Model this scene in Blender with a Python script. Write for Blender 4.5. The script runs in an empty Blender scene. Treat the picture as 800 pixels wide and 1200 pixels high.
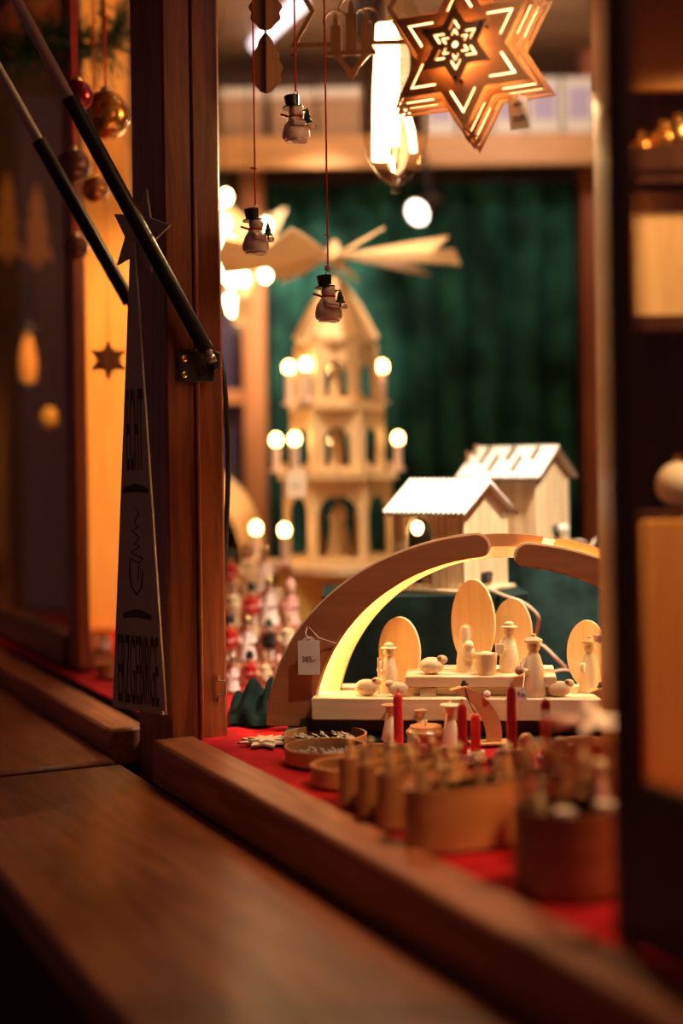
import bpy, bmesh, math, random
from mathutils import Vector, Matrix, Euler
random.seed(7)
pi = math.pi
sc = bpy.context.scene
C0 = sc.collection

# ------------------------------------------------------------------ camera
F = 1666.7                       # focal length in pixels of an 800x1200 frame (50 mm)
EYE = 1.30
ROLL = math.radians(-0.8)
cam = bpy.data.cameras.new('camera')
cam.sensor_fit = 'AUTO'; cam.sensor_width = 36; cam.lens = 50
cam.shift_y = -0.05; cam.clip_start = 0.02
camo = bpy.data.objects.new('camera', cam); C0.objects.link(camo)
CR = Matrix.Rotation(pi/2, 4, 'X') @ Matrix.Rotation(ROLL, 4, 'Z')
camo.matrix_world = Matrix.Translation((0, 0, EYE)) @ CR
cam.dof.use_dof = True; cam.dof.focus_distance = 1.76; cam.dof.aperture_fstop = 1.45
sc.camera = camo

# ------------------------------------------------------------------ world, exposure
w = bpy.data.worlds.new('night'); sc.world = w; w.use_nodes = True
w.node_tree.nodes['Background'].inputs[0].default_value = (0.60, 0.25, 0.25, 1)
w.node_tree.nodes['Background'].inputs[1].default_value = 0.085
sc.view_settings.view_transform = 'Standard'; sc.view_settings.look = 'None'
sc.view_settings.exposure = 0.0; sc.view_settings.gamma = 1
sc.view_settings.use_curve_mapping = False

# ------------------------------------------------------------------ frame of the stall
A = math.radians(25.6)           # the stall front runs away to the far left
def SQ(q, s, z=0):               # q: distance into the stall, s: distance along its front
    return Vector((q*math.cos(A) - s*math.sin(A), q*math.sin(A) + s*math.cos(A), z))
def ray(px, py):
    v = CR @ Vector(((px-400)/F, (540-py)/F, -1)); return v
def P(px, py, d):
    v = ray(px, py); return Vector((0, 0, EYE)) + v*(d/v.y)
def G(px, py, z):
    v = ray(px, py); return Vector((0, 0, EYE)) + v*((z-EYE)/v.z)
ZC = 0.957                       # counter top

# ------------------------------------------------------------------ materials
MATS = {}
def mat(name, col, rough=.6, metal=0, emit=0, ecol=None, sheen=0, coat=0, trans=0, sss=0):
    if name in MATS: return MATS[name]
    m = bpy.data.materials.new(name); m.use_nodes = True
    b = m.node_tree.nodes['Principled BSDF']
    b.inputs['Base Color'].default_value = (*col, 1); b.inputs['Roughness'].default_value = rough
    b.inputs['Metallic'].default_value = metal
    if emit:
        b.inputs['Emission Color'].default_value = (*(ecol or col), 1); b.inputs['Emission Strength'].default_value = emit
    if sheen: b.inputs['Sheen Weight'].default_value = sheen
    if coat: b.inputs['Coat Weight'].default_value = coat; b.inputs['Coat Roughness'].default_value = .15
    if trans: b.inputs['Transmission Weight'].default_value = trans
    n = m.node_tree.nodes; l = m.node_tree.links
    if not emit and not trans:                      # slight unevenness on every plain surface
        t = n.new('ShaderNodeTexCoord'); no = n.new('ShaderNodeTexNoise'); no.inputs['Scale'].default_value = 60
        l.new(t.outputs['Object'], no.inputs['Vector'])
        hs = n.new('ShaderNodeMix'); hs.data_type = 'RGBA'; hs.blend_type = 'MULTIPLY'; hs.inputs['Factor'].default_value = .3
        hs.inputs[6].default_value = (*col, 1); l.new(no.outputs['Color'], hs.inputs[7])
        mr = n.new('ShaderNodeMapRange'); mr.inputs[3].default_value = .75; mr.inputs[4].default_value = 1.15
        l.new(no.outputs['Fac'], mr.inputs[0]); l.new(mr.outputs[0], hs.inputs[7])
        l.new(hs.outputs[2], b.inputs['Base Color'])
    MATS[name] = m; return m
def wood(name, c1, c2, axis='X', scale=30, rough=.55, coat=0, stretch=14, bump=.15):
    if name in MATS: return MATS[name]
    m = bpy.data.materials.new(name); m.use_nodes = True
    n = m.node_tree.nodes; l = m.node_tree.links; b = n['Principled BSDF']
    t = n.new('ShaderNodeTexCoord'); mp = n.new('ShaderNodeMapping')
    sv = [scale]*3; sv['XYZ'.index(axis)] = scale/stretch
    mp.inputs['Scale'].default_value = sv
    l.new(t.outputs['Object'], mp.inputs['Vector'])
    a = n.new('ShaderNodeTexNoise'); a.inputs['Scale'].default_value = 1; a.inputs['Detail'].default_value = 6; a.inputs['Roughness'].default_value = .65
    a.inputs['Distortion'].default_value = 1.2
    l.new(mp.outputs[0], a.inputs['Vector'])
    r = n.new('ShaderNodeValToRGB'); r.color_ramp.elements[0].position = .34; r.color_ramp.elements[1].position = .66
    r.color_ramp.elements[0].color = (*c2, 1); r.color_ramp.elements[1].color = (*c1, 1)
    l.new(a.outputs['Fac'], r.inputs[0]); l.new(r.outputs[0], b.inputs['Base Color'])
    b.inputs['Roughness'].default_value = rough
    if coat: b.inputs['Coat Weight'].default_value = coat; b.inputs['Coat Roughness'].default_value = .25
    bp = n.new('ShaderNodeBump'); bp.inputs['Strength'].default_value = bump; bp.inputs['Distance'].default_value = .002
    l.new(a.outputs['Fac'], bp.inputs['Height']); l.new(bp.outputs[0], b.inputs['Normal'])
    MATS[name] = m; return m
def velvet(name, c1, c2, scale=9):
    if name in MATS: return MATS[name]
    m = mat(name, c1, .9, sheen=.14); m.node_tree.nodes['Principled BSDF'].inputs['Specular IOR Level'].default_value = .15
    n = m.node_tree.nodes; l = m.node_tree.links; b = n['Principled BSDF']
    t = n.new('ShaderNodeTexCoord'); a = n.new('ShaderNodeTexNoise'); a.inputs['Scale'].default_value = scale; a.inputs['Detail'].default_value = 5
    l.new(t.outputs['Object'], a.inputs['Vector'])
    r = n.new('ShaderNodeValToRGB'); r.color_ramp.elements[0].position = .38; r.color_ramp.elements[1].position = .64
    r.color_ramp.elements[0].color = (*c2, 1); r.color_ramp.elements[1].color = (*c1, 1)
    l.new(a.outputs['Fac'], r.inputs[0]); l.new(r.outputs[0], b.inputs['Base Color'])
    b.inputs['Sheen Tint'].default_value = (*[min(1, c*2.5+.05) for c in c1], 1)
    return m
def pane_glass(name, tint=(.9, .85, .8), refl=.10):
    if name in MATS: return MATS[name]
    m = bpy.data.materials.new(name); m.use_nodes = True
    n = m.node_tree.nodes; l = m.node_tree.links; n.remove(n['Principled BSDF'])
    tr = n.new('ShaderNodeBsdfTransparent'); tr.inputs[0].default_value = (*tint, 1)
    gl = n.new('ShaderNodeBsdfGlossy'); gl.inputs['Roughness'].default_value = .03
    lw = n.new('ShaderNodeLayerWeight'); pw = n.new('ShaderNodeMath'); pw.operation = 'POWER'; pw.inputs[1].default_value = 4
    l.new(lw.outputs['Facing'], pw.inputs[0])
    ma = n.new('ShaderNodeMath'); ma.operation = 'MULTIPLY_ADD'; ma.inputs[1].default_value = .5; ma.inputs[2].default_value = refl*.4; ma.use_clamp = True
    mx = n.new('ShaderNodeMixShader')
    l.new(pw.outputs[0], ma.inputs[0]); l.new(ma.outputs[0], mx.inputs[0])
    l.new(tr.outputs[0], mx.inputs[1]); l.new(gl.outputs[0], mx.inputs[2])
    l.new(mx.outputs[0], n['Material Output'].inputs[0])
    MATS[name] = m; return m

POSTW = wood('stained post wood', (.34, .085, .022), (.13, .024, .008), 'Z', 60, .45, .25)
POSTH = wood('stained beam wood', (.34, .085, .022), (.13, .024, .008), 'X', 60, .45, .25)
DARKW = wood('dark varnished wood', (.10, .03, .016), (.04, .012, .008), 'Z', 50, .4, .3)
PLANK = wood('ledge plank wood', (.34, .095, .032), (.16, .040, .014), 'Y', 34, .5, .15, 10)
SILLW = wood('worn sill wood', (.48, .165, .072), (.23, .066, .028), 'Y', 46, .5, .1)
PALE = wood('pale limewood', (.90, .72, .47), (.78, .56, .32), 'Z', 40, .55, 0, 9, .05)
PALEX = wood('pale limewood lying', (.90, .72, .47), (.78, .56, .32), 'X', 40, .55, 0, 9, .05)
SHBAND = wood('shade-darkened reddish veneer', (.46, .17, .065), (.36, .12, .042), 'X', 30, .5, 0, 8, .05)  # reddish veneer, darkened for the shade on the arch's front faces
PLY = wood('plywood band', (.72, .36, .15), (.60, .27, .10), 'X', 30, .5, 0, 8, .05)
PINE = wood('pine boards', (.88, .68, .43), (.66, .44, .23), 'Z', 45, .55, 0, 12, .08)
HONEY = wood('honey pine', (.80, .42, .13), (.66, .30, .08), 'Z', 22, .5, .1, 10, .08)
BOXW = wood('bentwood veneer', (.66, .29, .11), (.50, .19, .065), 'X', 36, .32, .35, 10, .08)
NUTW = wood('brown turned wood', (.46, .22, .10), (.28, .12, .05), 'Z', 70, .5)
SHNUT = wood('backlit-dark cut plywood', (.24, .11, .05), (.16, .07, .03), 'Z', 70, .6)  # darker copy of the brown wood; backlit shade put into the colour
CEILW = wood('rough ceiling boards', (.45, .27, .15), (.26, .14, .075), 'X', 16, .8, 0, 4, .3)
SHELFW = wood('shelf board wood', (.70, .36, .14), (.52, .24, .08), 'X', 24, .5)
REDW = wood('reddish inner post wood', (.42, .12, .05), (.26, .065, .025), 'Z', 30, .5)
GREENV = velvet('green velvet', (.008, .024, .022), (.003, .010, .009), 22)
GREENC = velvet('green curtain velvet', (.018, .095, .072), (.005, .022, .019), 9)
REDC = velvet('red felt', (.50, .012, .018), (.34, .006, .012), 30)
BLACK = mat('black enamel', (.012, .01, .012), .35)
BLACKM = mat('black plastic', (.015, .012, .013), .5)
STEEL = mat('brushed steel', (.62, .50, .42), .35, .9)
BRASS = mat('brass', (.75, .52, .22), .3, 1)
WHITEP = mat('snow white lacquer', (.88, .70, .64), .35)
WHITE = mat('white paint', (.82, .78, .72), .5)
PAPER = mat('tag paper', (.84, .74, .64), .8)
LAVEND = mat('lavender print', (.50, .44, .66), .7)
INK = mat('pencil ink', (.10, .045, .035), .8)
SIGNW = mat('sign board white', (.50, .42, .36), .75)
SIGNI = mat('sign print', (.085, .045, .035), .8)
RED = mat('red wax', (.80, .022, .018), .38, coat=.2)
REDL = mat('red lacquer', (.58, .03, .02), .35, coat=.3)
REDS = mat('red string', (.60, .035, .03), .8)
PINK = mat('pink lacquer', (.80, .42, .36), .45)
SKIN = mat('peach head paint', (.82, .48, .30), .5)
DGREEN = mat('fir green paint', (.02, .05, .025), .6)
FIR = mat('fir needles', (.015, .07, .025), .7)
CARD = mat('brown cardboard', (.46, .27, .15), .8)
BEIGEC = mat('beige cable', (.62, .46, .34), .6)
GOLDB = mat('gold leaf box', (.80, .58, .16), .4, .4)
FLAME = mat('warm candle bulb', (1, .62, .22), .4, emit=22, ecol=(1, .55, .18))
HBULB = mat('house bulb', (1, .7, .35), .4, emit=7, ecol=(1, .66, .28))
FAIRY = mat('fairy light bulb', (1, .8, .5), .4, emit=30, ecol=(1, .66, .32))
FILA = mat('glowing filament tube', (1, .8, .5), .4, emit=12, ecol=(1, .66, .34))
LEDM = mat('led strip', (1, .7, .3), .4, emit=36, ecol=(1, .64, .26))
SPOTM = mat('spot lamp lens', (1, .9, .8), .3, emit=7, ecol=(1, .86, .72))
TUBEM = mat('tube lamp glow', (.9, .85, .95), .3, emit=2.0, ecol=(.95, .82, .85))
GLASS = mat('clear bulb glass', (1, .96, .9), .02, trans=1)
PANE = pane_glass('window glass')
BAUBR = mat('dark red bauble', (.30, .02, .02), .18, .6)
BAUBG = mat('copper gold bauble', (.62, .28, .07), .2, .8)
BAUBB = mat('brown bauble', (.16, .06, .035), .25, .4)
DUSK = mat('dusk window glass', (.05, .035, .07), .1, coat=.5)
WALLD = wood('dark inner wall boards', (.16, .075, .04), (.08, .035, .02), 'Z', 20, .7)
STONE = mat('paving stone', (.06, .045, .04), .8)

# ------------------------------------------------------------------ mesh helpers
class B:
    def __init__(s): s.bm = bmesh.new()
    def _x(s, vs, M):
        if M is not None: bmesh.ops.transform(s.bm, matrix=M, verts=vs)
        return vs
    def box(s, c, d, bev=0, M=None):
        r = bmesh.ops.create_cube(s.bm, size=1); vs = r['verts']
        bmesh.ops.transform(s.bm, matrix=Matrix.Translation(c) @ Matrix.Diagonal((*d, 1)), verts=vs)
        s._x(vs, M)
        if bev:
            es = list({e for v in vs for e in v.link_edges})
            bmesh.ops.bevel(s.bm, geom=es, offset=bev, segments=1, affect='EDGES')
        return s
    def lathe(s, prof, seg=20, M=None, sx=1, sy=1):
        rings = []; vs = []
        for r, z in prof:
            if r < 1e-6:
                v = s.bm.verts.new((0, 0, z)); rings.append([v]); vs.append(v)
            else:
                rg = [s.bm.verts.new((r*sx*math.cos(2*pi*k/seg), r*sy*math.sin(2*pi*k/seg), z)) for k in range(seg)]
                rings.append(rg); vs += rg
        for a, b in zip(rings, rings[1:]):
            for k in range(seg):
                k2 = (k+1) % seg
                f = [a[k % len(a)], a[k2 % len(a)], b[k2 % len(b)], b[k % len(b)]]
                f = list(dict.fromkeys(f))
                if len(f) > 2:
                    try: s.bm.faces.new(f)
                    except ValueError: pass
        for rg, fl in ((rings[0], True), (rings[-1], False)):
            if len(rg) > 2:
                try: s.bm.faces.new(list(reversed(rg)) if fl else rg)
                except ValueError: pass
        s._x(vs, M); return s
    def cyl(s, r, z0, z1, seg=16, M=None, bev=0, r2=None):
        r2 = r if r2 is None else r2
        if bev: return s.lathe([(r-bev, z0), (r, z0+bev), (r2, z1-bev), (r2-bev, z1)], seg, M)
        return s.lathe([(r, z0), (r2, z1)], seg, M)
    def ball(s, c, r, sc3=(1, 1, 1), seg=16, M=None):
        rr = bmesh.ops.create_uvsphere(s.bm, u_segments=seg, v_segments=max(6, seg*2//3), radius=r); vs = rr['verts']
        bmesh.ops.transform(s.bm, matrix=Matrix.Translation(c) @ Matrix.Diagonal((*sc3, 1)), verts=vs)
        s._x(vs, M); return s
    def tube(s, pts, r, seg=8, M=None, r2=None):
        pts = [Vector(p) for p in pts]; n = len(pts); rings = []; vs = []; up = None
        for i, p in enumerate(pts):
            t = (pts[min(i+1, n-1)] - pts[max(i-1, 0)]).normalized()
            if up is None: up = Vector((0, 0, 1)) if abs(t.z) < .9 else Vector((1, 0, 0))
            a = t.cross(up).normalized(); b = a.cross(t).normalized(); up = b
            rad = r if r2 is None else r + (r2-r)*i/(n-1)
            rg = [s.bm.verts.new(p + a*rad*math.cos(2*pi*k/seg) + b*rad*math.sin(2*pi*k/seg)) for k in range(seg)]
            rings.append(rg); vs += rg
        for a, b in zip(rings, rings[1:]):
            for k in range(seg): s.bm.faces.new((a[k], a[(k+1) % seg], b[(k+1) % seg], b[k]))
        s.bm.faces.new(list(reversed(rings[0]))); s.bm.faces.new(rings[-1])
        s._x(vs, M); return s
    def prism(s, poly, y0, y1, M=None):            # polygon in XZ, extruded along Y
        a = [s.bm.verts.new((x, y0, z)) for x, z in poly]; b = [s.bm.verts.new((x, y1, z)) for x, z in poly]
        n = len(poly)
        s.bm.faces.new(a); s.bm.faces.new(list(reversed(b)))
        for k in range(n): s.bm.faces.new((a[k], b[k], b[(k+1) % n], a[(k+1) % n]))
        s._x(a+b, M); return s
    def band(s, outer, inner, y0, y1, closed=False, M=None):   # flat band between two XZ lines
        vs = []; rows = []
        for (ox, oz), (ix, iz) in zip(outer, inner):
            q = [s.bm.verts.new(c) for c in ((ox, y0, oz), (ox, y1, oz), (ix, y1, iz), (ix, y0, iz))]
            rows.append(q); vs += q
        n = len(rows)
        for i in range(n if closed else n-1):
            a, b = rows[i], rows[(i+1) % n]
            for k in range(4): s.bm.faces.new((a[k], a[(k+1) % 4], b[(k+1) % 4], b[k]))
        if not closed: s.bm.faces.new(rows[0]); s.bm.faces.new(list(reversed(rows[-1])))
        s._x(vs, M); return s
    def mesh(s, name, m, smooth=None):
        bmesh.ops.recalc_face_normals(s.bm, faces=s.bm.faces[:])
        me = bpy.data.meshes.new(name)
        if smooth is not None:
            for e in s.bm.edges:
                if len(e.link_faces) == 2: e.smooth = e.calc_face_angle(0) < smooth
                else: e.smooth = False
            for f in s.bm.faces: f.smooth = True
        s.bm.to_mesh(me); s.bm.free(); me.materials.append(m); return me
SM = math.radians(42)
def put(name, me, parent=None, loc=(0, 0, 0), rz=0, rot=None):
    o = bpy.data.objects.new(name, me); C0.objects.link(o); o.parent = parent
    o.location = loc; o.rotation_euler = rot if rot is not None else (0, 0, rz); return o
def part(name, b, m, parent, loc=(0, 0, 0), rz=0, rot=None, smooth=SM, label=None):
    o = put(name, b.mesh(name, m, smooth), parent, loc, rz, rot)
    if label: o['label'] = label
    return o
def tag(o, label, cat, group=None, kind=None):
    if label: o['label'] = label
    if cat: o['category'] = cat
    if group: o['group'] = group
    if kind: o['kind'] = kind
    return o
def thing(name, label, cat, loc=(0, 0, 0), rz=0, group=None, rot=None):
    return tag(put(name, None, None, loc, rz, rot), label, cat, group)
def single(name, b, m, label, cat, loc=(0, 0, 0), rz=0, group=None, rot=None, smooth=SM):
    return tag(put(name, b.mesh(name, m, smooth), None, loc, rz, rot), label, cat, group)
def struct(name, b, m, loc=(0, 0, 0), rz=0, label=None, smooth=None, rot=None):
    return tag(put(name, b.mesh(name, m, smooth), None, loc, rz, rot), label, None, None, 'structure')
def copy_tree(o, parent=None):
    c = o.copy(); C0.objects.link(c); c.parent = parent
    for ch in [x for x in o.children]: copy_tree(ch, c)
    return c
def plate_mesh(name, polys, th, m, bevel=0):
    """flat plate in XZ (front towards -Y) with holes, from closed outlines"""
    cu = bpy.data.curves.new(name, 'CURVE'); cu.dimensions = '2D'; cu.fill_mode = 'BOTH'; cu.extrude = th/2
    for pl in polys:
        sp = cu.splines.new('POLY'); sp.points.add(len(pl)-1)
        for p, (x, y) in zip(sp.points, pl): p.co = (x, y, 0, 1)
        sp.use_cyclic_u = True
    o = bpy.data.objects.new('tmp', cu); C0.objects.link(o)
    dg = bpy.context.evaluated_depsgraph_get()
    me = bpy.data.meshes.new_from_object(o.evaluated_get(dg)); me.name = name
    bpy.data.objects.remove(o); bpy.data.curves.remove(cu)
    me.transform(Matrix.Rotation(pi/2, 4, 'X')); me.materials.clear(); me.materials.append(m); return me
def text_mesh(txt, w_, h_, m, th=.0004, shear=0):
    cu = bpy.data.curves.new('lettering', 'FONT'); cu.body = txt; cu.shear = shear; cu.extrude = .01; cu.align_x = 'LEFT'
    o = bpy.data.objects.new('tmp', cu); C0.objects.link(o)
    dg = bpy.context.evaluated_depsgraph_get()
    me = bpy.data.meshes.new_from_object(o.evaluated_get(dg)); me.name = 'lettering'
    bpy.data.objects.remove(o); bpy.data.curves.remove(cu)
    xs = [v.co.x for v in me.vertices]; ys = [v.co.y for v in me.vertices]
    x0, x1, y0, y1 = min(xs), max(xs), min(ys), max(ys)
    for v in me.vertices:
        x, y, z = v.co
        v.co = ((x-x0)/(x1-x0)*w_ - w_/2, -(z+.01)/.02*th, (y-y0)/(y1-y0)*h_)
    me.materials.clear(); me.materials.append(m); return me
def star_pts(R, n=6, inner=.577, ph=pi/2):
    return [((R if k % 2 == 0 else R*inner)*math.cos(ph+k*pi/n), (R if k % 2 == 0 else R*inner)*math.sin(ph+k*pi/n)) for k in range(2*n)]
def arc(cx, cz, rx, rz, a0, a1, n):
    return [(cx+rx*math.cos(a0+(a1-a0)*k/n), cz+rz*math.sin(a0+(a1-a0)*k/n)) for k in range(n+1)]
def spot(name, loc, target, power, size, col=(1, .72, .45), blend=.5, rad=.03, parent=None):
    l = bpy.data.lights.new(name, 'SPOT'); l.energy = power; l.spot_size = math.radians(size); l.spot_blend = blend
    l.color = col; l.shadow_soft_size = rad
    o = bpy.data.objects.new(name, l); C0.objects.link(o); o.location = loc
    d = Vector(target)-Vector(loc); o.rotation_euler = d.to_track_quat('-Z', 'Y').to_euler(); return o
def point(name, loc, power, col=(1, .6, .28), rad=.02):
    l = bpy.data.lights.new(name, 'POINT'); l.energy = power; l.color = col; l.shadow_soft_size = rad
    o = bpy.data.objects.new(name, l); C0.objects.link(o); o.location = loc; return o
def spot_lamp(loc, target, power, size, label, col=(1, .72, .45), lens=SPOTM, r=.035, blend=.5, reach=None):
    """ceiling spot: bracket, round housing, bright lens and its light"""
    loc = Vector(loc); d = (Vector(target)-loc).normalized(); q = d.to_track_quat('-Z', 'Y')
    t = thing('spot_lamp', label, 'lamp', loc, rot=q.to_euler(), group='spot lamps of the stall')
    part('housing', B().lathe([(r*.5, .09), (r*.8, .085), (r*1.12, .01), (r*1.12, -.004), (r*1.02, -.004), (r*1.0, .006)], 24), BLACKM, t)
    part('lens', B().lathe([(r*1.0, .004), (r*.98, .001), (0, .0005)], 24), lens, t)
    inv = q.to_matrix().to_4x4().inverted()
    up = inv @ Vector((0, 0, 1))
    end = inv @ (Vector(reach)-loc) if reach else Vector((0, 0, .07))+up*.10
    part('bracket', B().tube([Vector((0, 0, .07)), end], .007, 8), BLACKM, t)
    if power: spot('spot_light', loc + d*.012, loc+d, power, size, col, blend, r*.8)
    return t

# ------------------------------------------------------------------ the structure
RS = A                            # rz that turns local X into q and local Y into s
ZCEIL = 2.32
struct('ground', B().box((0, 2, -.02), (9, 9, .04)), STONE, label='dark paving in front of the stall')
struct('ceiling', B().box((.4, 2.25, ZCEIL+.02), (3.4, 3.2, .04)), CEILW, label='rough tan boarded ceiling of the stall')
BW = 3.75                         # back wall depth
struct('wall_back', B().box((.35, BW+.03, 1.16), (3.2, .06, 2.32)), WALLD, rz=math.radians(2.0), label='dark wooden back wall of the stall')
struct('wall_front', B().box((.615, 1.6, .46), (.05, 4.2, .90), .003), DARKW, rz=RS, label='dark boarded front below the counter')
# display table, sill strips, posts, header
struct('floor', B().box((1.35, 1.6, .925), (1.5, 4.2, .055), .003), DARKW, rz=RS, label='table slab running inside the stall')
struct('trim_1', B().box((.565, .66, .935), (.055, 2.02, .055), .004), SILLW, rz=RS, label='worn wooden sill strip in front of the red cloth', smooth=SM)
struct('trim_2', B().box((.565, 2.85, .92), (.055, 2.0, .05), .004), SILLW, rz=RS, label='worn wooden sill strip beyond the corner post', smooth=SM)
struct('trim_3', B().box((.63, 1.6, 2.2), (.12, 4.0, .14), .004), POSTH, rz=RS, label='dark wooden header beam above the opening')
post = thing('post', 'reddish brown stained corner post of two joined timbers', 'post', SQ(0, 0), RS)
post['kind'] = 'structure'; del post['category']
post.name = 'trim_4'
part('timber', B().box((.5815, 1.735, 1.065), (.038, .13, 2.13), .003), POSTW, post)
part('timber', B().box((.621, 1.741, 1.065), (.040, .126, 2.13), .004), POSTW, post)
part('cover_strip', B().box((.6025, 1.673, 1.5), (.006, .012, 1.1), .002), POSTW, post)

# outside ledge of two boards
lb = thing('ledge', 'broad brown plank ledge along the stall front', 'ledge', SQ(0, 0), RS)
part('board', B().box((.412, .76, .893), (.25, 2.06, .036), .005), PLANK, lb)
lb2 = thing('ledge', 'brown plank ledge beyond the corner post', 'ledge', SQ(0, 0), RS)
part('board', B().box((.412, 2.83, .893), (.25, 2.02, .036), .005), PLANK, lb2)
for o_, ys in ((lb, (.1, 1.5)), (lb2, (2.1, 3.4))):
    for y_ in ys: part('bracket', B().prism([(.588, .874), (.34, .874), (.34, .855), (.57, .62), (.588, .62)], y_-.015, y_+.015), DARKW, o_)

# ------------------------------------------------------------------ lamps of the stall, some added to light the goods
spot_lamp((.56, 1.76, 2.22), (.22, 2.06, 1.10), 150, 44, 'black ceiling spot lamp above the toy houses', (1, .82, .60), blend=.7)
spot_lamp((.36, 1.34, 2.22), (.20, 1.84, 1.0), 34, 40, 'added unseen ceiling spot lamp lighting the counter figures', (1, .82, .60), blend=.8)  # unseen lamp, added to brighten the arch figures from the front
spot_lamp((.66, .95, 2.22), (.16, 1.36, .95), 17, 66, 'black ceiling spot lamp above the round boxes', (1, .60, .32))
spot_lamp((.06, 3.05, 2.22), (-.12, 3.60, 1.60), 95, 44, 'added unseen ceiling spot lamp washing the green curtain', (1, .80, .58), blend=1)  # added out of frame to wash the left of the curtain
spot_lamp((.02, 2.16, 2.22), (-.04, 2.66, 1.32), 42, 52, 'added unseen ceiling spot lamp lighting the candle pyramid', (1, .70, .42), blend=.8)  # unseen, put in to lift the pyramid and the painted figures
spot_lamp((.42, 2.75, 2.24), (.25, 3.42, 2.20), 13, 90, 'added unseen ceiling spot lamp lighting the wall shelf', (1, .78, .60))  # added out of view to brighten shelf and ceiling
# the lamp that shines towards the visitor
SL = P(489, 249, 3.3); zb_ = P(480, 196, 3.42).z
spot_lamp(SL, SL + Vector((-.75, -1, -.55)), 3, 70, 'bright round spot lamp shining out in front of the green curtain', (1, .8, .6), SPOTM, .028, reach=(SL.x+.02, 3.412, zb_+.03))

# ------------------------------------------------------------------ back wall: curtain, shelf, window, post
def curtain(x0, x1, z0, z1, y, folds, amp, m, label):
    b = B(); n = folds*10; rows = 10; grid = []
    for j in range(rows+1):
        z = z0+(z1-z0)*j/rows; r_ = []
        for i in range(n+1):
            u = i/n
            a_ = amp*(1-.35*j/rows)
            yy = y + a_*math.sin(u*folds*2*pi + .7*math.sin(3*u*pi+j*.25)) + a_*.4*math.sin(u*folds*4.7*pi+1)
            r_.append(b.bm.verts.new((x0+(x1-x0)*u, yy, z)))
        grid.append(r_)
    for j in range(rows):
        for i in range(n): b.bm.faces.new((grid[j][i], grid[j][i+1], grid[j+1][i+1], grid[j+1][i]))
    o = single('curtain', b, GREENC, label, 'curtain', smooth=pi)
    md = o.modifiers.new('s', 'SOLIDIFY'); md.thickness = .004
    return o
curtain(-.215, .60, .96, 2.0, 3.60, 9, .022, GREENC, 'dark green velvet curtain hanging behind the candle pyramid')
struct('trim_5', B().box((.655, 3.6, 1.5), (.085, .09, 1.64), .004), REDW, label='reddish upright post at the right edge of the curtain')
shelf = thing('wall_shelf', 'long orange-brown wooden shelf high on the back wall', 'shelf', (0, 0, 0))
zb = P(480, 196, 3.42).z; zt = P(480, 158, 3.42).z
part('board', B().box((.35, 3.55, zt-.012), (2.2, .27, .024), .003), SHELFW, shelf)
part('fascia', B().box((.35, 3.42, (zb+zt)/2), (2.2, .022, zt-zb), .003), SHELFW, shelf)
# boxes on the shelf
def gift_box(px, wpx, y0, m, label, group, deep=.10, band=None):
    p = P(px, 160, 3.46); s_ = 3.46/F; h = (158-y0)*s_
    t = thing('gift_box', label, 'box', (p.x, 3.50, zt), 0, group)
    part('carton', B().box((0, 0, h/2), (wpx*s_, deep, h), .002), m, t)
    if band: part('print_panel', B().box((0, -deep/2-.0008, h*.56), (wpx*s_*.72, .0012, h*.55)), band, t)
    else: part('lid', B().box((0, 0, h-.012), (wpx*s_+.006, deep+.006, .024), .002), PAPER, t)
    return t
wc = ['fifth white carton on the high shelf counting from the reddish post', 'fourth white carton on the high shelf counting from the reddish post', 'third white carton on the high shelf counting from the reddish post', 'second white carton on the high shelf counting from the reddish post', 'white lavender-printed carton on the high shelf nearest the reddish post']
for i, (px, wd, y0) in enumerate(((516, 36, 92), (556, 36, 94), (596, 37, 91), (637, 38, 90), (678, 36, 90))):
    gift_box(px, wd, y0, WHITE, wc[i], 'white cartons on the shelf', .1, LAVEND)
gift_box(283, 52, 97, CARD, 'brown cardboard box beside the corner on the high shelf, pale lid', 'brown cartons on the shelf')
gift_box(343, 50, 99, CARD, 'brown cardboard box behind the hanging top-hat snowman, pale lid', 'brown cartons on the shelf')
gift_box(398, 50, 98, CARD, 'brown cardboard box behind the three-candle star, pale lid', 'brown cartons on the shelf')
# tube lamp on ceiling
tl = thing('tube_lamp', 'short pale tube lamp running across the ceiling', 'lamp')
pa, pb = P(352, 4, 2.9), P(300, 52, 3.4)
part('tube', B().tube([pa, pb], .017, 12), TUBEM, tl)
part('fitting', B().tube([pa+Vector((0, 0, .03)), pb+Vector((0, 0, .03))], .014, 8), WHITE, tl)
# window in the back wall
WFW = wood('window frame wood', (.55, .22, .08), (.40, .14, .05), 'Z', 24, .5)
wn = tag(put('window_1', None), 'wooden window with dark dusk panes left of the curtain', None, None, 'structure')
wx0, wx1 = P(232, 400, 3.55).x, P(312, 400, 3.55).x
wz = [P(280, y, 3.55).z for y in (640, 590, 478, 470, 350, 220)]
part('window_frame', B().box((wx1-.03, 3.56, 1.55), (.055, .07, 1.2), .003), WFW, wn)
part('window_frame', B().box((wx0-.02, 3.56, 1.55), (.055, .07, 1.2), .003), WFW, wn)
for z in (P(280, 345, 3.55).z, P(280, 466, 3.55).z, P(280, 600, 3.55).z):
    part('muntin', B().box(((wx0+wx1)/2-.02, 3.56, z), (wx1-wx0, .05, .035), .003), WFW, wn)
zs = [P(280, y, 3.55).z for y in (600, 466, 345)]
for z0, z1 in zip(zs, zs[1:]+[zs[-1]+.25]):
    part('pane', B().box(((wx0+wx1)/2-.02, 3.575, (z0+z1)/2), (wx1-wx0-.03, .006, z1-z0-.03)), DUSK, wn)

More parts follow.
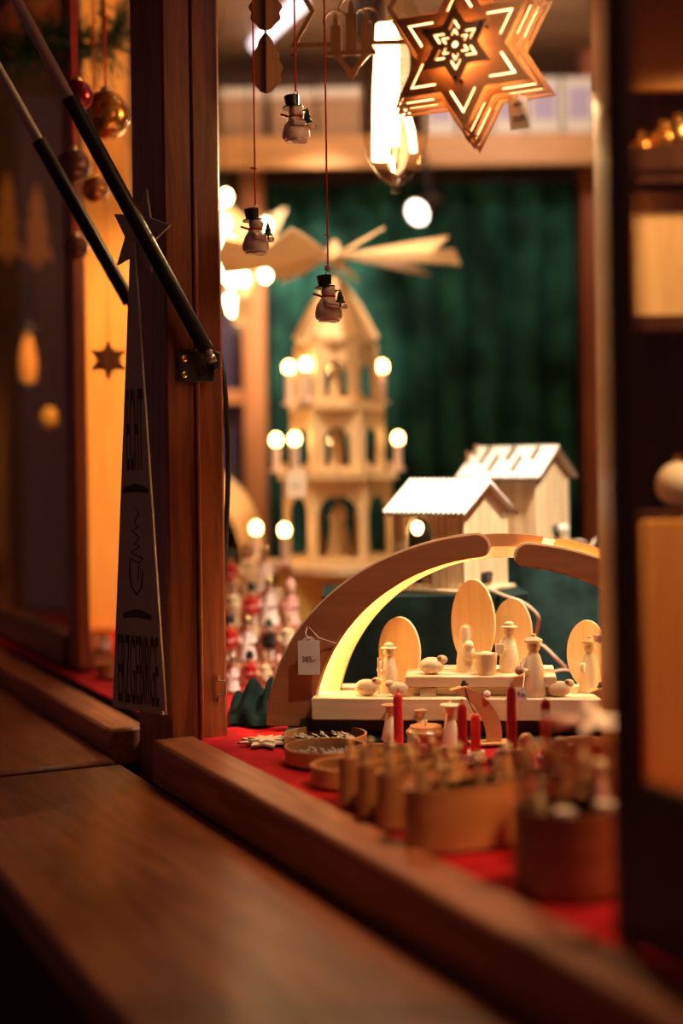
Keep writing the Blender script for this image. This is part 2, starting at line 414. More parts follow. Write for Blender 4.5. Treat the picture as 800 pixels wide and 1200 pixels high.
# ------------------------------------------------------------------ cloths on the table
def cloth(name, q0, q1, s0, s1, z, m, label, amp=.001, seed=1, edge=0):
    rnd = random.Random(seed); b = B(); n1, n2 = 40, 60; g = []
    ph = [rnd.uniform(0, 6) for _ in range(6)]
    for i in range(n1+1):
        r_ = []
        for j in range(n2+1):
            q = q0+(q1-q0)*i/n1; s_ = s0+(s1-s0)*j/n2
            h = amp*(math.sin(q*23+ph[0]+2*math.sin(s_*9+ph[1]))+math.sin(s_*31+ph[2])*math.sin(q*17+ph[3]))
            p = SQ(q, s_, z+abs(h)); r_.append(b.bm.verts.new(p))
        g.append(r_)
    for i in range(n1):
        for j in range(n2): b.bm.faces.new((g[i][j], g[i+1][j], g[i+1][j+1], g[i][j+1]))
    o = single(name, b, m, label, 'cloth', smooth=pi)
    md = o.modifiers.new('s', 'SOLIDIFY'); md.thickness = .003; md.offset = -1
    return o
cloth('tablecloth', .594, 1.35, .05, 1.93, .9555, REDC, 'bright red felt cloth spread under the round boxes', .0006, 3)
cloth('tablecloth', .594, 1.0, 1.94, 3.3, .9555, REDC, 'red felt cloth in the bay beyond the corner post', .0008, 5)

def draped(label, x0, x1, y0, y1, z0, z1, folds=7, amp=.008, seed=2, flare=.02, m=GREENV):
    """velvet cloth hanging over a block: wavy sides, soft top"""
    rnd = random.Random(seed); b = B(); n = 96; rows = 12; cx, cy = (x0+x1)/2, (y0+y1)/2; hx, hy = (x1-x0)/2, (y1-y0)/2
    ring0 = []
    for k in range(n):
        a = 2*pi*k/n; c, s_ = math.cos(a), math.sin(a); e = 1/max(abs(c), abs(s_))
        e = min(e, 1.3); ring0.append((c*e, s_*e, a))
    prev = None
    ph = rnd.uniform(0, 6)
    levels = [(j/rows) for j in range(rows+1)]
    for lv in levels:                       # bottom to top
        rg = []
        for c, s_, a in ring0:
            f = amp*(1-lv)*(math.sin(a*folds+ph)+.6*math.sin(a*folds*2.3+1)) + flare*(1-lv)**2
            rg.append(b.bm.verts.new((cx+c*(hx+f), cy+s_*(hy+f), z0+(z1-z0)*lv)))
        if prev:
            for k in range(n): b.bm.faces.new((prev[k], prev[(k+1) % n], rg[(k+1) % n], rg[k]))
        prev = rg
    b.bm.faces.new(prev)
    return single('velvet_riser', b, m, label, 'display riser', smooth=math.radians(60))
R1Z = P(490, 698, 2.0).z; R2Z = P(640, 652, 2.2).z
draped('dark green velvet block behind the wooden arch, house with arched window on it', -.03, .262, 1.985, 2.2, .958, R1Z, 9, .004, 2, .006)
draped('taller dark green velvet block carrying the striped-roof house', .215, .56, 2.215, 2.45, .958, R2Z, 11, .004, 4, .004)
# slanting drape between the two blocks
b = B(); g = []
for i in range(25):
    r_ = []
    for j in range(17):
        u, v = i/24, j/16
        x = .275+.27*u; z = .9615+(R2Z-.01-.9615)*v**1.0
        y = 2.02+.17*v+.012*math.sin(u*16+v*3)*(1-.6*v)+.006*math.sin(u*37+2)
        r_.append(b.bm.verts.new((x, y, z)))
    g.append(r_)
for i in range(24):
    for j in range(16): b.bm.faces.new((g[i][j], g[i+1][j], g[i+1][j+1], g[i][j+1]))
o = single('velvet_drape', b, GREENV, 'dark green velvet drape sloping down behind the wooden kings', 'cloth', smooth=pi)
o.modifiers.new('s', 'SOLIDIFY').thickness = .003
# crumpled velvet at the post and under the arch
def crumple(label, p0, px_dir, L, W, h, seed, z=.9605):
    rnd = random.Random(seed); b = B(); n1, n2 = 44, 22; g = []
    ph = [rnd.uniform(0, 6) for _ in range(5)]
    for i in range(n1+1):
        r_ = []
        for j in range(n2+1):
            u, v = i/n1, j/n2
            e = (math.sin(pi*u)*math.sin(pi*v))**.5
            hh = h*e*(.70+.30*math.sin(u*19+ph[0]+2.6*math.sin(v*5+ph[1])))*(.85+.15*math.sin(v*9+ph[2]+u*4))
            r_.append(b.bm.verts.new((u*L, v*W+.012*math.sin(u*9+ph[3]), max(hh, 0)+.0005)))
        g.append(r_)
    for i in range(n1):
        for j in range(n2): b.bm.faces.new((g[i][j], g[i+1][j], g[i+1][j+1], g[i][j+1]))
    o = single('velvet_cloth', b, GREENV, label, 'cloth', (p0[0], p0[1], z), px_dir, smooth=pi)
    o.modifiers.new('s', 'SOLIDIFY').thickness = .003
    return o
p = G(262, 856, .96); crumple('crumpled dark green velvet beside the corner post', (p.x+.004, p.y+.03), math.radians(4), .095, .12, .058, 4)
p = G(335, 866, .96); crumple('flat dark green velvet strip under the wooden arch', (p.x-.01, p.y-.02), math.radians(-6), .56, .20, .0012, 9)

# ------------------------------------------------------------------ the big candle arch
AX, AY = P(590, 862, 1.775).x, 1.775
ZA = .9665
K = 1.775/F
arch = thing('wooden_arch', 'large plywood light arch with curved bands around a carved nativity', 'arch', (AX, AY, ZA), math.radians(-6))
def ell(rx, rz, a0, a1, n=48): return arc(0, 0, rx*K, rz*K, a0, a1, n)
def crescent(rx0, rz0, rx1, rz1, a0, a1, n=44, dz=0, dx=0, tip=True):
    """closed band outline that ends in a rounded tip at a1"""
    o = ell(rx0, rz0, a0, a1, n); i = ell(rx1, rz1, a0, a1, n)
    (ox, oz), (ix, iz) = o[-1], i[-1]
    mx, mz = (ox+ix)/2, (oz+iz)/2; r = math.hypot(ox-ix, oz-iz)/2
    tx, tz = o[-1][0]-o[-2][0], o[-1][1]-o[-2][1]; l = math.hypot(tx, tz); tx /= l; tz /= l
    cap = [(mx+(ox-mx)*math.cos(t)+tx*r*math.sin(t), mz+(oz-mz)*math.cos(t)+tz*r*math.sin(t)) for t in [pi*k/10 for k in range(1, 10)]]
    pl = o+cap+list(reversed(i))
    return [(x+dx, z+dz) for x, z in pl]
def put_plate(name, polys, th, m, parent, y=0, label=None):
    o = put(name, plate_mesh(name, polys, th, m), parent, (0, y, 0))
    if label: o['label'] = label
    return o
put_plate('ply_edge', [crescent(277, 229, 219.5, 200.5, pi-.02, pi*.534)], .004, PALEX, arch, -.0243)
put_plate('ply_edge', [crescent(270, 218, 221.5, 189.5, .02, pi*.463)], .004, PALEX, arch, -.0283)
# back ring lit by the hidden strip
part('back_ring', B().band(ell(268, 222, pi, 0, 70), ell(197, 197, pi, 0, 70), .004, .030), PALEX, arch)
put_plate('curved_band', [crescent(275, 227, 222, 203, pi-.02, pi*.535)], .007, SHBAND, arch, -.030)
put_plate('curved_band', [crescent(268, 216, 224, 192, .02, pi*.462)], .007, SHBAND, arch, -.034)
put_plate('curved_band', [ell(262, 226, pi*.70, pi*.44, 26)+list(reversed(ell(240, 211, pi*.70, pi*.44, 26)))], .007, PLY, arch, -.012)
put_plate('curved_band', [crescent(284, 226, 262, 214, .02, pi*.42)], .007, PLY, arch, -.002)
put_plate('curved_band', [crescent(292, 220, 284, 214, .02, pi*.38)], .007, PLY, arch, .012)
part('light_strip', B().band(ell(252, 218, pi-.05, pi*.535, 40), ell(240, 212, pi-.05, pi*.535, 40), -.006, -.002), LEDM, arch)
part('light_strip', B().band(ell(252, 208, .05, pi*.46, 40), ell(240, 203, .05, pi*.46, 40), -.008, -.005), LEDM, arch)
part('shadow_gap', B().box((0, .008, .0072), (.50, .10, .0145)), BLACKM, arch)  # black slab stands for the shadow gap under the base board
base = part('base_board', B().box((0, .008, .0285), (.47, .115, .0275), .0015), PALEX, arch)
part('step_board', B().box((-.022, .015, .0475), (.175, .085, .010), .001), PALEX, arch)
part('stage_board', B().box((-.028, .012, .0605), (.185, .10, .013), .001), PALEX, arch)
part('stage_foot', B().box((-.092, -.01, .047), (.02, .05, .010), .001), PALEX, arch)
ZB, ZS = .0425, .0672
def disc(px, w_, y0, y1, z, yl, m=PALE, turn=-14):
    h = (y1-y0)*K; x = (px-590)*K; rx = w_*K/2/math.cos(math.radians(turn))
    pts = [(rx*math.cos(t), h/2+h/2*math.sin(t)) for t in [2*pi*k/40 for k in range(40)]]
    pts = [(a, max(c, .0008)) for a, c in pts]
    me = plate_mesh('oval_disc', [pts], .007, m)
    o = put('oval_disc', me, arch, (x, yl, z), math.radians(turn)); return o
disc(467, 50, 742, 826, ZB, .040); disc(556, 52, 698, 803, ZS, .045); disc(603, 46, 722, 803, ZS, .060); disc(690, 46, 748, 828, ZB, .035)
def peg(parent, x, y, z, h, style, rz=0, wood_m=PALE, name='figure'):
    """turned wooden figure: body, head, hat"""
    r = h*.20
    f = part(name, B().lathe([(r*.98, 0), (r, h*.02), (r*1.02, h*.2), (r*.85, h*.45), (r*.55, h*.66), (r*.36, h*.74), (0, h*.745)], 20), wood_m, parent, (x, y, z), rz)
    part('head', B().ball((0, 0, h*.82), h*.115, seg=16), wood_m, f)
    if style in ('hat', 'tophat'):
        part('hat', B().lathe([(h*.17, h*.88), (h*.17, h*.90), (h*.10, h*.915), (h*.095, h*.97), (h*.05, h), (0, h)], 18), wood_m, f)
    elif style == 'turban':
        part('hat', B().lathe([(h*.09, h*.87), (h*.15, h*.89), (h*.15, h*.93), (h*.09, h*.965), (h*.045, h*.98), (h*.045, h*1.02), (0, h*1.03)], 18), wood_m, f)
    elif style == 'hood':
        part('hood', B().lathe([(r*.80, h*.50), (r*.62, h*.70), (h*.135, h*.82), (h*.11, h*.93), (0, h)], 18, Matrix.Translation((0, h*.015, 0))), wood_m, f)
    return f
def arm(f, h, m=PALE, side=-1):
    part('arm', B().tube([(side*h*.13, -.01*h, h*.62), (side*h*.20, -h*.10, h*.46), (side*h*.10, -h*.22, h*.42)], h*.05, 8), m, f)
f = peg(arch, -.1416, -.005, ZB, .062, 'hat'); arm(f, .062); part('staff', B().tube([(-.012, -.014, .0), (-.012, -.014, .045)], .0018, 6), PALE, f)
f = peg(arch, -.0455, .005, ZS, .060, 'hood'); part('child', B().ball((.004, -.012, .034), .006).ball((.004, -.010, .024), .008, (1, .8, 1.3)), PALE, f)
f = peg(arch, .0085, .002, ZS, .063, 'hat'); arm(f, .063); part('scroll', B().box((-.012, -.016, .030), (.011, .004, .014), .001), PALE, f)
f = peg(arch, .0375, -.030, ZB, .074, 'turban'); arm(f, .074); part('gift', B().ball((-.018, -.014, .033), .0055), NUTW, f)
f = peg(arch, .1075, .0, ZB, .068, 'turban'); part('cup', B().lathe([(.003, .026), (.004, .036), (.0025, .038), (0, .037)], 10, Matrix.Translation((-.010, -.013, 0))), PALE, f)
part('crib', B().lathe([(.010, 0), (.0125, .006), (.014, .026), (.0125, .026), (.0115, .021), (0, .020)], 20), PALE, arch, (-.0205, -.020, ZS))
part('crib_child', B().ball((0, 0, .024), .007, (1.3, .8, .7)), PALE, arch, (-.0205, -.020, ZS))
def sheep(x, y, z, s_, rz=0):
    f = part('sheep', B().ball((0, 0, .0105*s_), .0125*s_, (1.25, .8, .85)), PALE, arch, (x, y, z), rz)
    part('head', B().ball((.013*s_, 0, .018*s_), .0062*s_, (1.15, .8, .9)), PALE, f)
    part('ear', B().ball((.010*s_, -.005*s_, .021*s_), .003*s_, (1, .5, .7), 8), NUTW, f)
sheep(-.088, -.018, ZS, 1.0); sheep(-.168, -.03, ZB, .95); sheep(-.128, -.036, ZB, .85, pi); sheep(.068, -.034, ZB, .9); sheep(.150, -.03, ZB, .9)
# price tag on the arch
def price_tag(loc, rz, w_, h_, lines, label, group=None, parent=None, tilt=0, string=None, lean=0):
    t = thing('price_tag', label, 'price tag', loc, rot=(lean, tilt, rz), group=group)
    c = w_*.22
    pts = [(-w_/2, -h_), (w_/2, -h_), (w_/2, -c*.9), (w_/2-c, -c*.7), (w_*.16, 0), (-w_*.16, 0), (-w_/2+c, -c*.7), (-w_/2, -c*.9)]
    hole = [(w_*.06*math.cos(k*pi/5), -c*.6+w_*.06*math.sin(k*pi/5)) for k in range(10)]
    put('card', plate_mesh('card', [pts, hole], .0008, PAPER), t)
    for txt, ww, hh, zz in lines:
        put('lettering', text_mesh(txt, w_*ww, h_*hh, INK), t, (0, -.0004, zz*h_))
    if string: part('string', B().tube(string, .0005, 5), PAPER, t)
    return t
p = P(361.5, 746, 1.756)
price_tag(p, math.radians(-4), .027, .047, [('385,-', .62, .16, -.68)], 'paper price tag hanging on the left band of the wooden arch',
          string=[(0, -.001, -.003), (-.004, -.0005, .004), (-.002, .012, .012), (.012, .004, -.002), (.038, .008, -.011)])
price_tag(P(613, 806, 1.70), math.radians(10), .016, .016, [('8,50', .6, .3, -.7)], 'small white tag leaning before the king figures', tilt=.35,
          string=[(0, 0, -.002), (.002, .015, .012), (.004, .03, .02)])

# ------------------------------------------------------------------ little houses
def house(name, label, cx, cy, z, L, W, H, rise, th, holes, roof_style, m=PINE):
    t = thing(name, label, 'toy house', (cx, cy, z), math.radians(-th))
    hx, hy = L/2, W/2; tk = .004
    def archhole(x, w_, z0, zs):
        r = w_/2
        return [(x-r, z0), (x-r, zs)] + [(x-r*math.cos(pi*k/14), zs+r*math.sin(pi*k/14)) for k in range(1, 14)] + [(x+r, zs), (x+r, z0)]
    part('base_plate', B().box((0, 0, .003), (L+.02, W+.02, .006), .001), m, t)
    fr = put('front_wall', plate_mesh('front_wall', [[(-hx, .006), (hx, .006), (hx, H), (-hx, H)]]+[archhole(*h) for h in holes], tk, m), t, (0, -hy+tk/2, 0))
    n = int(L/.0085)
    for k in range(n+1):                                    # boards of the front wall, told apart by battens
        x = -hx+L*k/n
        hit = [h for h in holes if abs(x-h[0]) < h[1]/2+.001]
        segs = [(.006, H)]
        for hh in hit:
            top = hh[3]+math.sqrt(max(0, (hh[1]/2+.001)**2-(x-hh[0])**2)); segs = [(top, H)]+([(.006, hh[2])] if hh[2] > .01 else [])
        for z0, z1 in segs: part('batten', B().box((x, 0, (z0+z1)/2), (.0011, .0012, z1-z0)), NUTW if k % 3 == 1 else m, fr, (0, -tk/2-.0004, 0), smooth=None)
    part('back_wall', B().box((0, hy-tk/2, H/2), (L, tk, H)), m, t)
    part('interior_shade', B().box((0, -hy+.030, H*.48), (L-.012, .002, H*.92)), BLACKM, t)  # black sheet puts the shade inside the house into colour
    pent = [(-hy, .006), (hy, .006), (hy, H), (0, H+rise), (-hy, H)]
    for sgn in (1, -1):
        gb = part('gable_wall', B().prism(pent, -tk/2, tk/2, Matrix.Rotation(pi/2, 4, 'Z')), m, t, (sgn*(hx-tk/2), 0, 0), smooth=None)
        for yy in (-hy+.004, hy-.004):
            part('corner_strip', B().box((sgn*(tk/2+.0012), yy, H/2), (.0024, .008, H-.006), .0006), PALE, gb, smooth=None)
    # corrugated roof
    over, ov = .016, .012; sl = math.hypot(hy, rise); nx = 90; ny = 3
    for sgn in (-1, 1):
        b = B(); gg = []
        ext = (sl+over)/sl
        for i in range(nx+1):
            r_ = []
            for j in range(ny+1):
                x = -hx-ov+(L+2*ov)*i/nx; v = j/ny*ext
                wv = .0022*math.sin(i/nx*(L+2*ov)/.0085*2*pi)
                r_.append(b.bm.verts.new((x, sgn*hy*v, H+rise-rise*v+.004+wv)))
            gg.append(r_)
        for i in range(nx):
            for j in range(ny): b.bm.faces.new((gg[i][j], gg[i+1][j], gg[i+1][j+1], gg[i][j+1]))
        rf = part('roof_panel', b, WHITE, t, smooth=pi)
        md = rf.modifiers.new('s', 'SOLIDIFY'); md.thickness = .003; md.offset = -1
        ed = [(-hx-ov+(L+2*ov)*i/nx, sgn*hy*ext, H+rise-rise*ext+.0015+.0030*math.sin(i/nx*(L+2*ov)/.0085*2*pi)) for i in range(nx+1)]
        part('eave_edge', B().tube(ed, .0018, 5), DARKW, rf)
        if roof_style == 'stripes' and sgn == -1:
            ang = math.atan2(rise, hy)
            for k, (x, v0, v1) in enumerate(((-hx*.70, .15, .72), (-hx*.30, .45, 1.05), (hx*.02, .12, .62), (hx*.38, .5, 1.05), (hx*.72, .15, .6))):
                p0 = Vector((x, -hy*v0, H+rise-rise*v0+.0062)); p1 = Vector((x, -hy*v1, H+rise-rise*v1+.0062))
                part('roof_slat', B().tube([p0, p1], .0042, 6), DARKW, rf)
    return t
h1 = house('toy_house', 'pale toy house with white corrugated roof and one arched window', .158, 2.086, R1Z+.0005, .119, .116, .120, .038, 38, [(-.016, .043, .012, .086)], 'plain')
ph = part('inner_figure', B().lathe([(.012, 0), (.012, .004), (.008, .03), (.005, .036), (.008, .044), (.006, .052), (0, .054)], 14), NUTW, h1, (-.008, -.044, .006))
part('lamp_bulb', B().ball((0, 0, 0), .0095, (1, 1, 1.15)), HBULB, h1, (-.020, -.0555, .092))
sw = part('switch_box', B().box((0, 0, 0), (.004, .026, .016), .001), BLACKM, h1, (.062, .0, .020)); part('slider', B().box((.0022, .003, 0), (.002, .012, .009)), STEEL, sw)
h2 = house('toy_house', 'pale toy house with brown-striped snowy roof and yellow window', .287, 2.335, R2Z+.0005, .130, .104, .128, .040, 38, [(-.012, .036, .012, .092)], 'stripes')
part('window_board', B().box((.0, .0, .06), (.012, .003, .09), .001), mat('lit interior yellow', (.85, .50, .02), .5), h2, (-.002, -.046, .008))  # yellow of the lit interior put into the board's colour
part('lamp_bulb', B().ball((0, 0, 0), .006), HBULB, h2, (-.006, -.058, .046))
sw = part('switch_box', B().box((0, 0, 0), (.004, .022, .016), .001), BLACKM, h2, (.067, .012, .036)); part('plug', B().cyl(.008, 0, .016, 12, Matrix.Rotation(pi/2, 4, 'Y'), .002), WHITE, sw, (.002, .004, 0))
part('roof_peg', B().cyl(.003, 0, .02, 8), NUTW, h2, (-.066, -.02, .155)); part('roof_peg', B().cyl(.003, 0, .02, 8), NUTW, h2, (-.072, -.035, .145))
def cable(name, pts, r, m, label, n=24):
    ps = [Vector(p) for p in pts]; out = []
    for i in range(len(ps)-1):
        p0, p1, p2, p3 = ps[max(i-1, 0)], ps[i], ps[i+1], ps[min(i+2, len(ps)-1)]
        for k in range(8):
            t = k/8
            out.append(.5*((2*p1)+(p2-p0)*t+(2*p0-5*p1+4*p2-p3)*t*t+(3*p1-p0-3*p2+p3)*t**3))
    out.append(ps[-1])
    return single(name, B().tube(out, r, 8), m, label, 'cable')
cable('cable', [P(572, 690, 2.03), P(590, 698, 1.97), P(612, 706, 1.955), P(630, 722, 1.95), P(628, 742, 1.965), P(622, 756, 1.97)], .0024, BEIGEC, 'beige cable running from the arched-window house over the velvet')
cable('cable', [P(622, 752, 1.97), P(636, 757, 1.97), P(650, 770, 1.96), P(662, 782, 1.97)], .0024, BEIGEC, 'short beige cable end lying on the velvet drape')
cable('cable', [P(636, 800, 1.95), P(645, 789, 1.955), P(662, 785, 1.96), P(680, 790, 1.97)], .0018, BEIGEC, 'thin beige cable loop beside the king with the turban')
cable('cable', [P(664, 636, 2.27), P(682, 634, 2.26), P(690, 642, 2.27), P(698, 632, 2.29), P(702, 640, 2.30)], .0024, BEIGEC, 'beige cable curling beside the striped-roof house')
cable('cable', [P(714, 705, 1.95), P(722, 722, 1.95), P(716, 742, 1.96), P(708, 770, 1.98), P(704, 800, 1.995), P(702, 822, 2.0)], .0022, BEIGEC, 'beige cable hanging behind the right band of the arch')

# ------------------------------------------------------------------ hanging things: rods, snowmen, leaf, stars
rod1 = single('hanging_rod', B().tube([(-.28, 1.75, 2.10), (.75, 1.75, 2.10)], .008, 10), DARKW, 'dark rod above the opening carrying the snowmen', 'rod')
rod2 = single('hanging_rod', B().tube([(-.22, 1.60, 2.10), (.75, 1.60, 2.10)], .008, 10), DARKW, 'dark rod above the opening carrying the lit star', 'rod')
rod3 = single('hanging_rod', B().tube([(-.30, 2.05, 2.10), (.80, 2.05, 2.10)], .008, 10), DARKW, 'dark rod above the opening carrying the glass lamp', 'rod')
def snowman(label, px, ytop, ybot, d, rz, tilt=0, bead=False):
    h = (ybot-ytop)*d/F; p = P(px, ybot, d); zr = 2.094
    t = thing('snowman_ornament', label, 'ornament', p, rz, 'hanging snowman ornaments')
    k = h
    bd = part('body', B().lathe([(0, .06*k), (.24*k, .06*k), (.27*k, .12*k), (.265*k, .22*k), (.22*k, .36*k), (.145*k, .48*k), (.10*k, .52*k), (0, .52*k)], 24), WHITEP, t)
    part('feet', B().ball((.06*k, -.1*k, .035*k), .1*k, (1.2, 1, .42)).ball((.06*k, .1*k, .035*k), .1*k, (1.2, 1, .42)).cyl(.20*k, .02*k, .07*k, 16), WHITEP, t)
    hd = part('head', B().ball((.01*k, 0, .605*k), .148*k, seg=18), WHITEP, t)
    part('nose', B().tube([(.13*k, 0, .605*k), (.26*k, 0, .615*k)], .022*k, 8, r2=.006*k), BLACK, hd)
    part('eye', B().ball((.115*k, -.06*k, .645*k), .016*k, seg=8), BLACK, hd); part('eye', B().ball((.115*k, .06*k, .645*k), .016*k, seg=8), BLACK, hd)
    part('hat', B().lathe([(.20*k, .685*k), (.20*k, .71*k), (.125*k, .715*k), (.15*k, .92*k), (.14*k, .93*k), (0, .93*k)], 22, Matrix.Rotation(-.10, 4, 'Y')), BLACK, t)
    sc_ = part('scarf', B().lathe([(.11*k, .475*k), (.145*k, .485*k), (.15*k, .52*k), (.11*k, .53*k)], 20), REDL, t)
    part('scarf_end', B().tube([(-.10*k, -.05*k, .505*k), (-.22*k, -.07*k, .55*k), (-.29*k, -.08*k, .575*k)], .026*k, 6), REDL, sc_)
    for s_ in (-1, 1):
        part('arm', B().tube([(.02*k, s_*.16*k, .43*k), (.12*k, s_*.22*k, .33*k), (.30*k, s_*.14*k, .31*k)], .055*k, 8), WHITEP, t)
    for z in (.22, .32): part('button', B().ball((.235*k if z < .3 else .20*k, 0, z*k), .02*k, seg=8), BLACK, t)
    part('fir_tree', B().lathe([(.10*k, .36*k), (.05*k, .45*k), (.075*k, .45*k), (.035*k, .53*k), (.05*k, .53*k), (0, .64*k)], 12, Matrix.Translation((.30*k, -.07*k, 0))).cyl(.02*k, .28*k, .37*k, 8, Matrix.Translation((.30*k, -.07*k, 0))), DGREEN, t)
    rp = [(.045*k*math.cos(a), 0, .965*k+.045*k*math.sin(a)) for a in [2*pi*i/12 for i in range(13)]]
    part('eyelet', B().tube(rp, .010*k, 6), BRASS, t)
    if bead: part('bead', B().box((0, 0, 1.06*k), (.11*k, .11*k, .09*k), .01*k), PINK, t)
    top = (zr-p.z)
    st = part('string', B().tube([(0, 0, 1.0*k), (0, 0, .25*top+.75*k), (0, 0, top)], .0011, 6), REDS, t)
    part('knot', B().ball((0, 0, 1.0*k+.045), .0022, seg=8).tube([(0, 0, 1.0*k+.045), (-.006, 0, 1.0*k+.046)], .0008, 5), REDS, st)
    return t
snowman('white top-hat snowman ornament hanging beside the post before the fairy lights', 300, 240, 299, 1.75, math.radians(-22))
snowman('white top-hat snowman ornament on the shortest red string, before the shelf', 347, 107, 168, 1.75, math.radians(-30))
snowman('white top-hat snowman ornament with a pink bead, lowest on its red string', 385, 318, 378, 1.75, math.radians(-28), bead=True)
# wooden leaf
lf = thing('leaf_ornament', 'carved brown wooden leaf pair hanging on a dark string', 'ornament', P(312, 110, 1.75), 0)
def leafpts(w_, h_):
    L_ = [(0, 0)]
    for k in range(1, 30):
        u = k/30; wv = w_/2*math.sin(pi*u**.75)**.8*(1+.09*math.cos(u*9*pi)); L_.append((wv, h_*u))
    return L_+[(0, h_)]+[(-x, z) for x, z in reversed(L_[1:])]
for i, (zz, hh) in enumerate(((0, 72), (74, 66))):
    m_ = 1.75/F
    for sgn in (-1, 1):
        pl = leafpts(38*m_, hh*m_)
        half = [(x, z) for x, z in pl if x*sgn >= -1e-9]
        o = put('leaf_half', plate_mesh('leaf_half', [half], .0016, NUTW), lf, (0, -.001, zz*m_), rot=(0, 0, sgn*.28))
part('vein', B().tube([(0, -.003, 0), (0, -.003, 140*1.75/F)], .0012, 6), DARKW, lf)
part('string', B().tube([(0, 0, 138*1.75/F), (0, 0, 2.094-P(312, 110, 1.75).z)], .0008, 6), DARKW, lf)
# flat star with three candles cut in it
cs = P(411, 12, 1.93); s_ = 1.93/F
cst = thing('candle_star_ornament', 'flat wooden star cut with three candles, backlit shade in its colour', 'ornament', (cs.x, cs.y, cs.z), math.radians(-4))
R = 84*s_
def hexa(Rr): return star_pts(Rr, 6, .577, -pi/2)
put('star_frame', plate_mesh('star_frame', [hexa(R), hexa(R*.87)], .0025, SHNUT), cst)
for x, h, zz in ((-18, 25, 20), (0, 40, 6), (18, 25, 18)):
    part('cut_candle', B().box((x*s_, 0, (-zz-h/2-2)*s_), (13*s_, .0022, (h+10)*s_), .0003), SHNUT, cst)
    fl = [(x*s_+4.5*s_*math.sin(t)*(1-.55*(1-math.cos(t))/2), (-zz+9)*s_-9*s_*math.cos(t)) for t in [2*pi*k/18 for k in range(18)]]
    put('cut_flame', plate_mesh('cut_flame', [fl], .0022, SHNUT), cst)
    rr = 15*s_; ac = (-zz+7)*s_
    part('flame_ring', B().band(arc(x*s_, ac, rr, rr, -.3, pi+.3, 22), arc(x*s_, ac, rr*.86, rr*.86, -.3, pi+.3, 22), -.0011, .0011), SHNUT, cst)
part('crossbar', B().box((0, 0, -50*s_), (58*s_, .0022, 6*s_)), SHNUT, cst)
part('chevron', B().band([(-26*s_, -48*s_), (0, -78*s_), (26*s_, -48*s_)], [(-19*s_, -48*s_), (0, -69*s_), (19*s_, -48*s_)], -.0011, .0011), SHNUT, cst)
part('string', B().tube([(0, 0, R), (0, 0, 2.32-cs.z)], .0008, 6), DARKW, cst)
# lit star of layered plates
SD = 1.60; sp = P(547, 63, SD); ss = SD/F
star = thing('lit_star_lamp', 'large glowing wooden star lamp of layered cut-out plates', 'lamp', sp, rot=(0, math.radians(-1.5), math.radians(-24)))
def chev(R0, wdt, k, arm=.34, n=6):
    """slit that follows one point of the star"""
    a = -pi/2+k*2*pi/n
    tip = Vector((R0*math.cos(a), R0*math.sin(a))); out = []
    inn = R0*.577
    l = Vector((inn*math.cos(a-pi/n), inn*math.sin(a-pi/n))); r = Vector((inn*math.cos(a+pi/n), inn*math.sin(a+pi/n)))
    dl = (l-tip)*arm*2.2; dr = (r-tip)*arm*2.2
    ax = -tip.normalized()*wdt
    return [tuple(tip), tuple(tip+dl), tuple(tip+ax*2.0+dl*.86), tuple(tip+ax*2.0), tuple(tip+ax*2.0+dr*.86), tuple(tip+dr)]
STARW = wood('star plate wood', (.46, .20, .07), (.36, .14, .045), 'X', 40, .55, 0, 8, .04)
def star_plate(Rp, holes, y, label=None):
    o = put('star_plate', plate_mesh('star_plate', [hexa(Rp*ss)]+[[(x*ss, z*ss) for x, z in h] for h in holes], .003, STARW), star, (0, y, 0)); return o
small = [chev(30, 2.2, k, .33) for k in range(6)]+[chev(19, 2.0, k, .33) for k in range(6)]+[[(4*math.cos(t), 4*math.sin(t)) for t in [2*pi*j/6 for j in range(6)]]]
star_plate(47, small, -.040)
star_plate(92, [chev(75, 2.6, k, .34) for k in range(6)]+[star_pts(30, 6, .577, -pi/2)], -.020)
star_plate(106, [chev(99, 2.2, k, .36) for k in range(6)]+[star_pts(66, 6, .577, -pi/2)], -.004)
star_plate(110, [chev(103, 2.2, k, .36) for k in range(6)]+[star_pts(74, 6, .577, -pi/2)], .014)
star_plate(110, [chev(103, 2.2, k, .36) for k in range(6)]+[star_pts(74, 6, .577, -pi/2)], .032)
LEDP = mat('star led panel', (1, .6, .25), .5, emit=5.5, ecol=(1, .60, .24))
for R_, Ri, y in ((33, 0, -.033), (80, 46, -.0135), (92, 70, .006), (95, 78, .023)):
    put('led_panel', plate_mesh('led_panel', [hexa(R_*ss)]+([star_pts(Ri*ss, 6, .577, -pi/2)] if Ri else []), .0015, LEDP), star, (0, y, 0))
for a in range(3):
    t_ = -pi/2+a*2*pi/3; part('spacer', B().tube([(62*ss*math.cos(t_)*.62, -.045, 62*ss*math.sin(t_)*.62), (62*ss*math.cos(t_)*.62, -.018, 62*ss*math.sin(t_)*.62)], .0018, 6), BLACKM, star)
    part('spacer', B().tube([(92*ss*math.cos(t_), -.022, 92*ss*math.sin(t_)), (92*ss*math.cos(t_), .034, 92*ss*math.sin(t_))], .0018, 6), STARW, star)
part('bulb', B().ball((0, 0, 0), .016, (1, 1, 1.2)), mat('star bulb', (1, .7, .35), .4, emit=60, ecol=(1, .58, .22)), star, (0, .008, 0))
part('socket', B().cyl(.012, .018, .05, 14), BLACKM, star, (0, .008, 0))
part('cord', B().tube([(0, .008, .05), (0, .008, 2.094-sp.z)], .0022, 8), BLACKM, star)
sl_ = point('star_light', sp + Vector((0.0, .010, -.0)), 1.2, (1, .58, .24), .02)
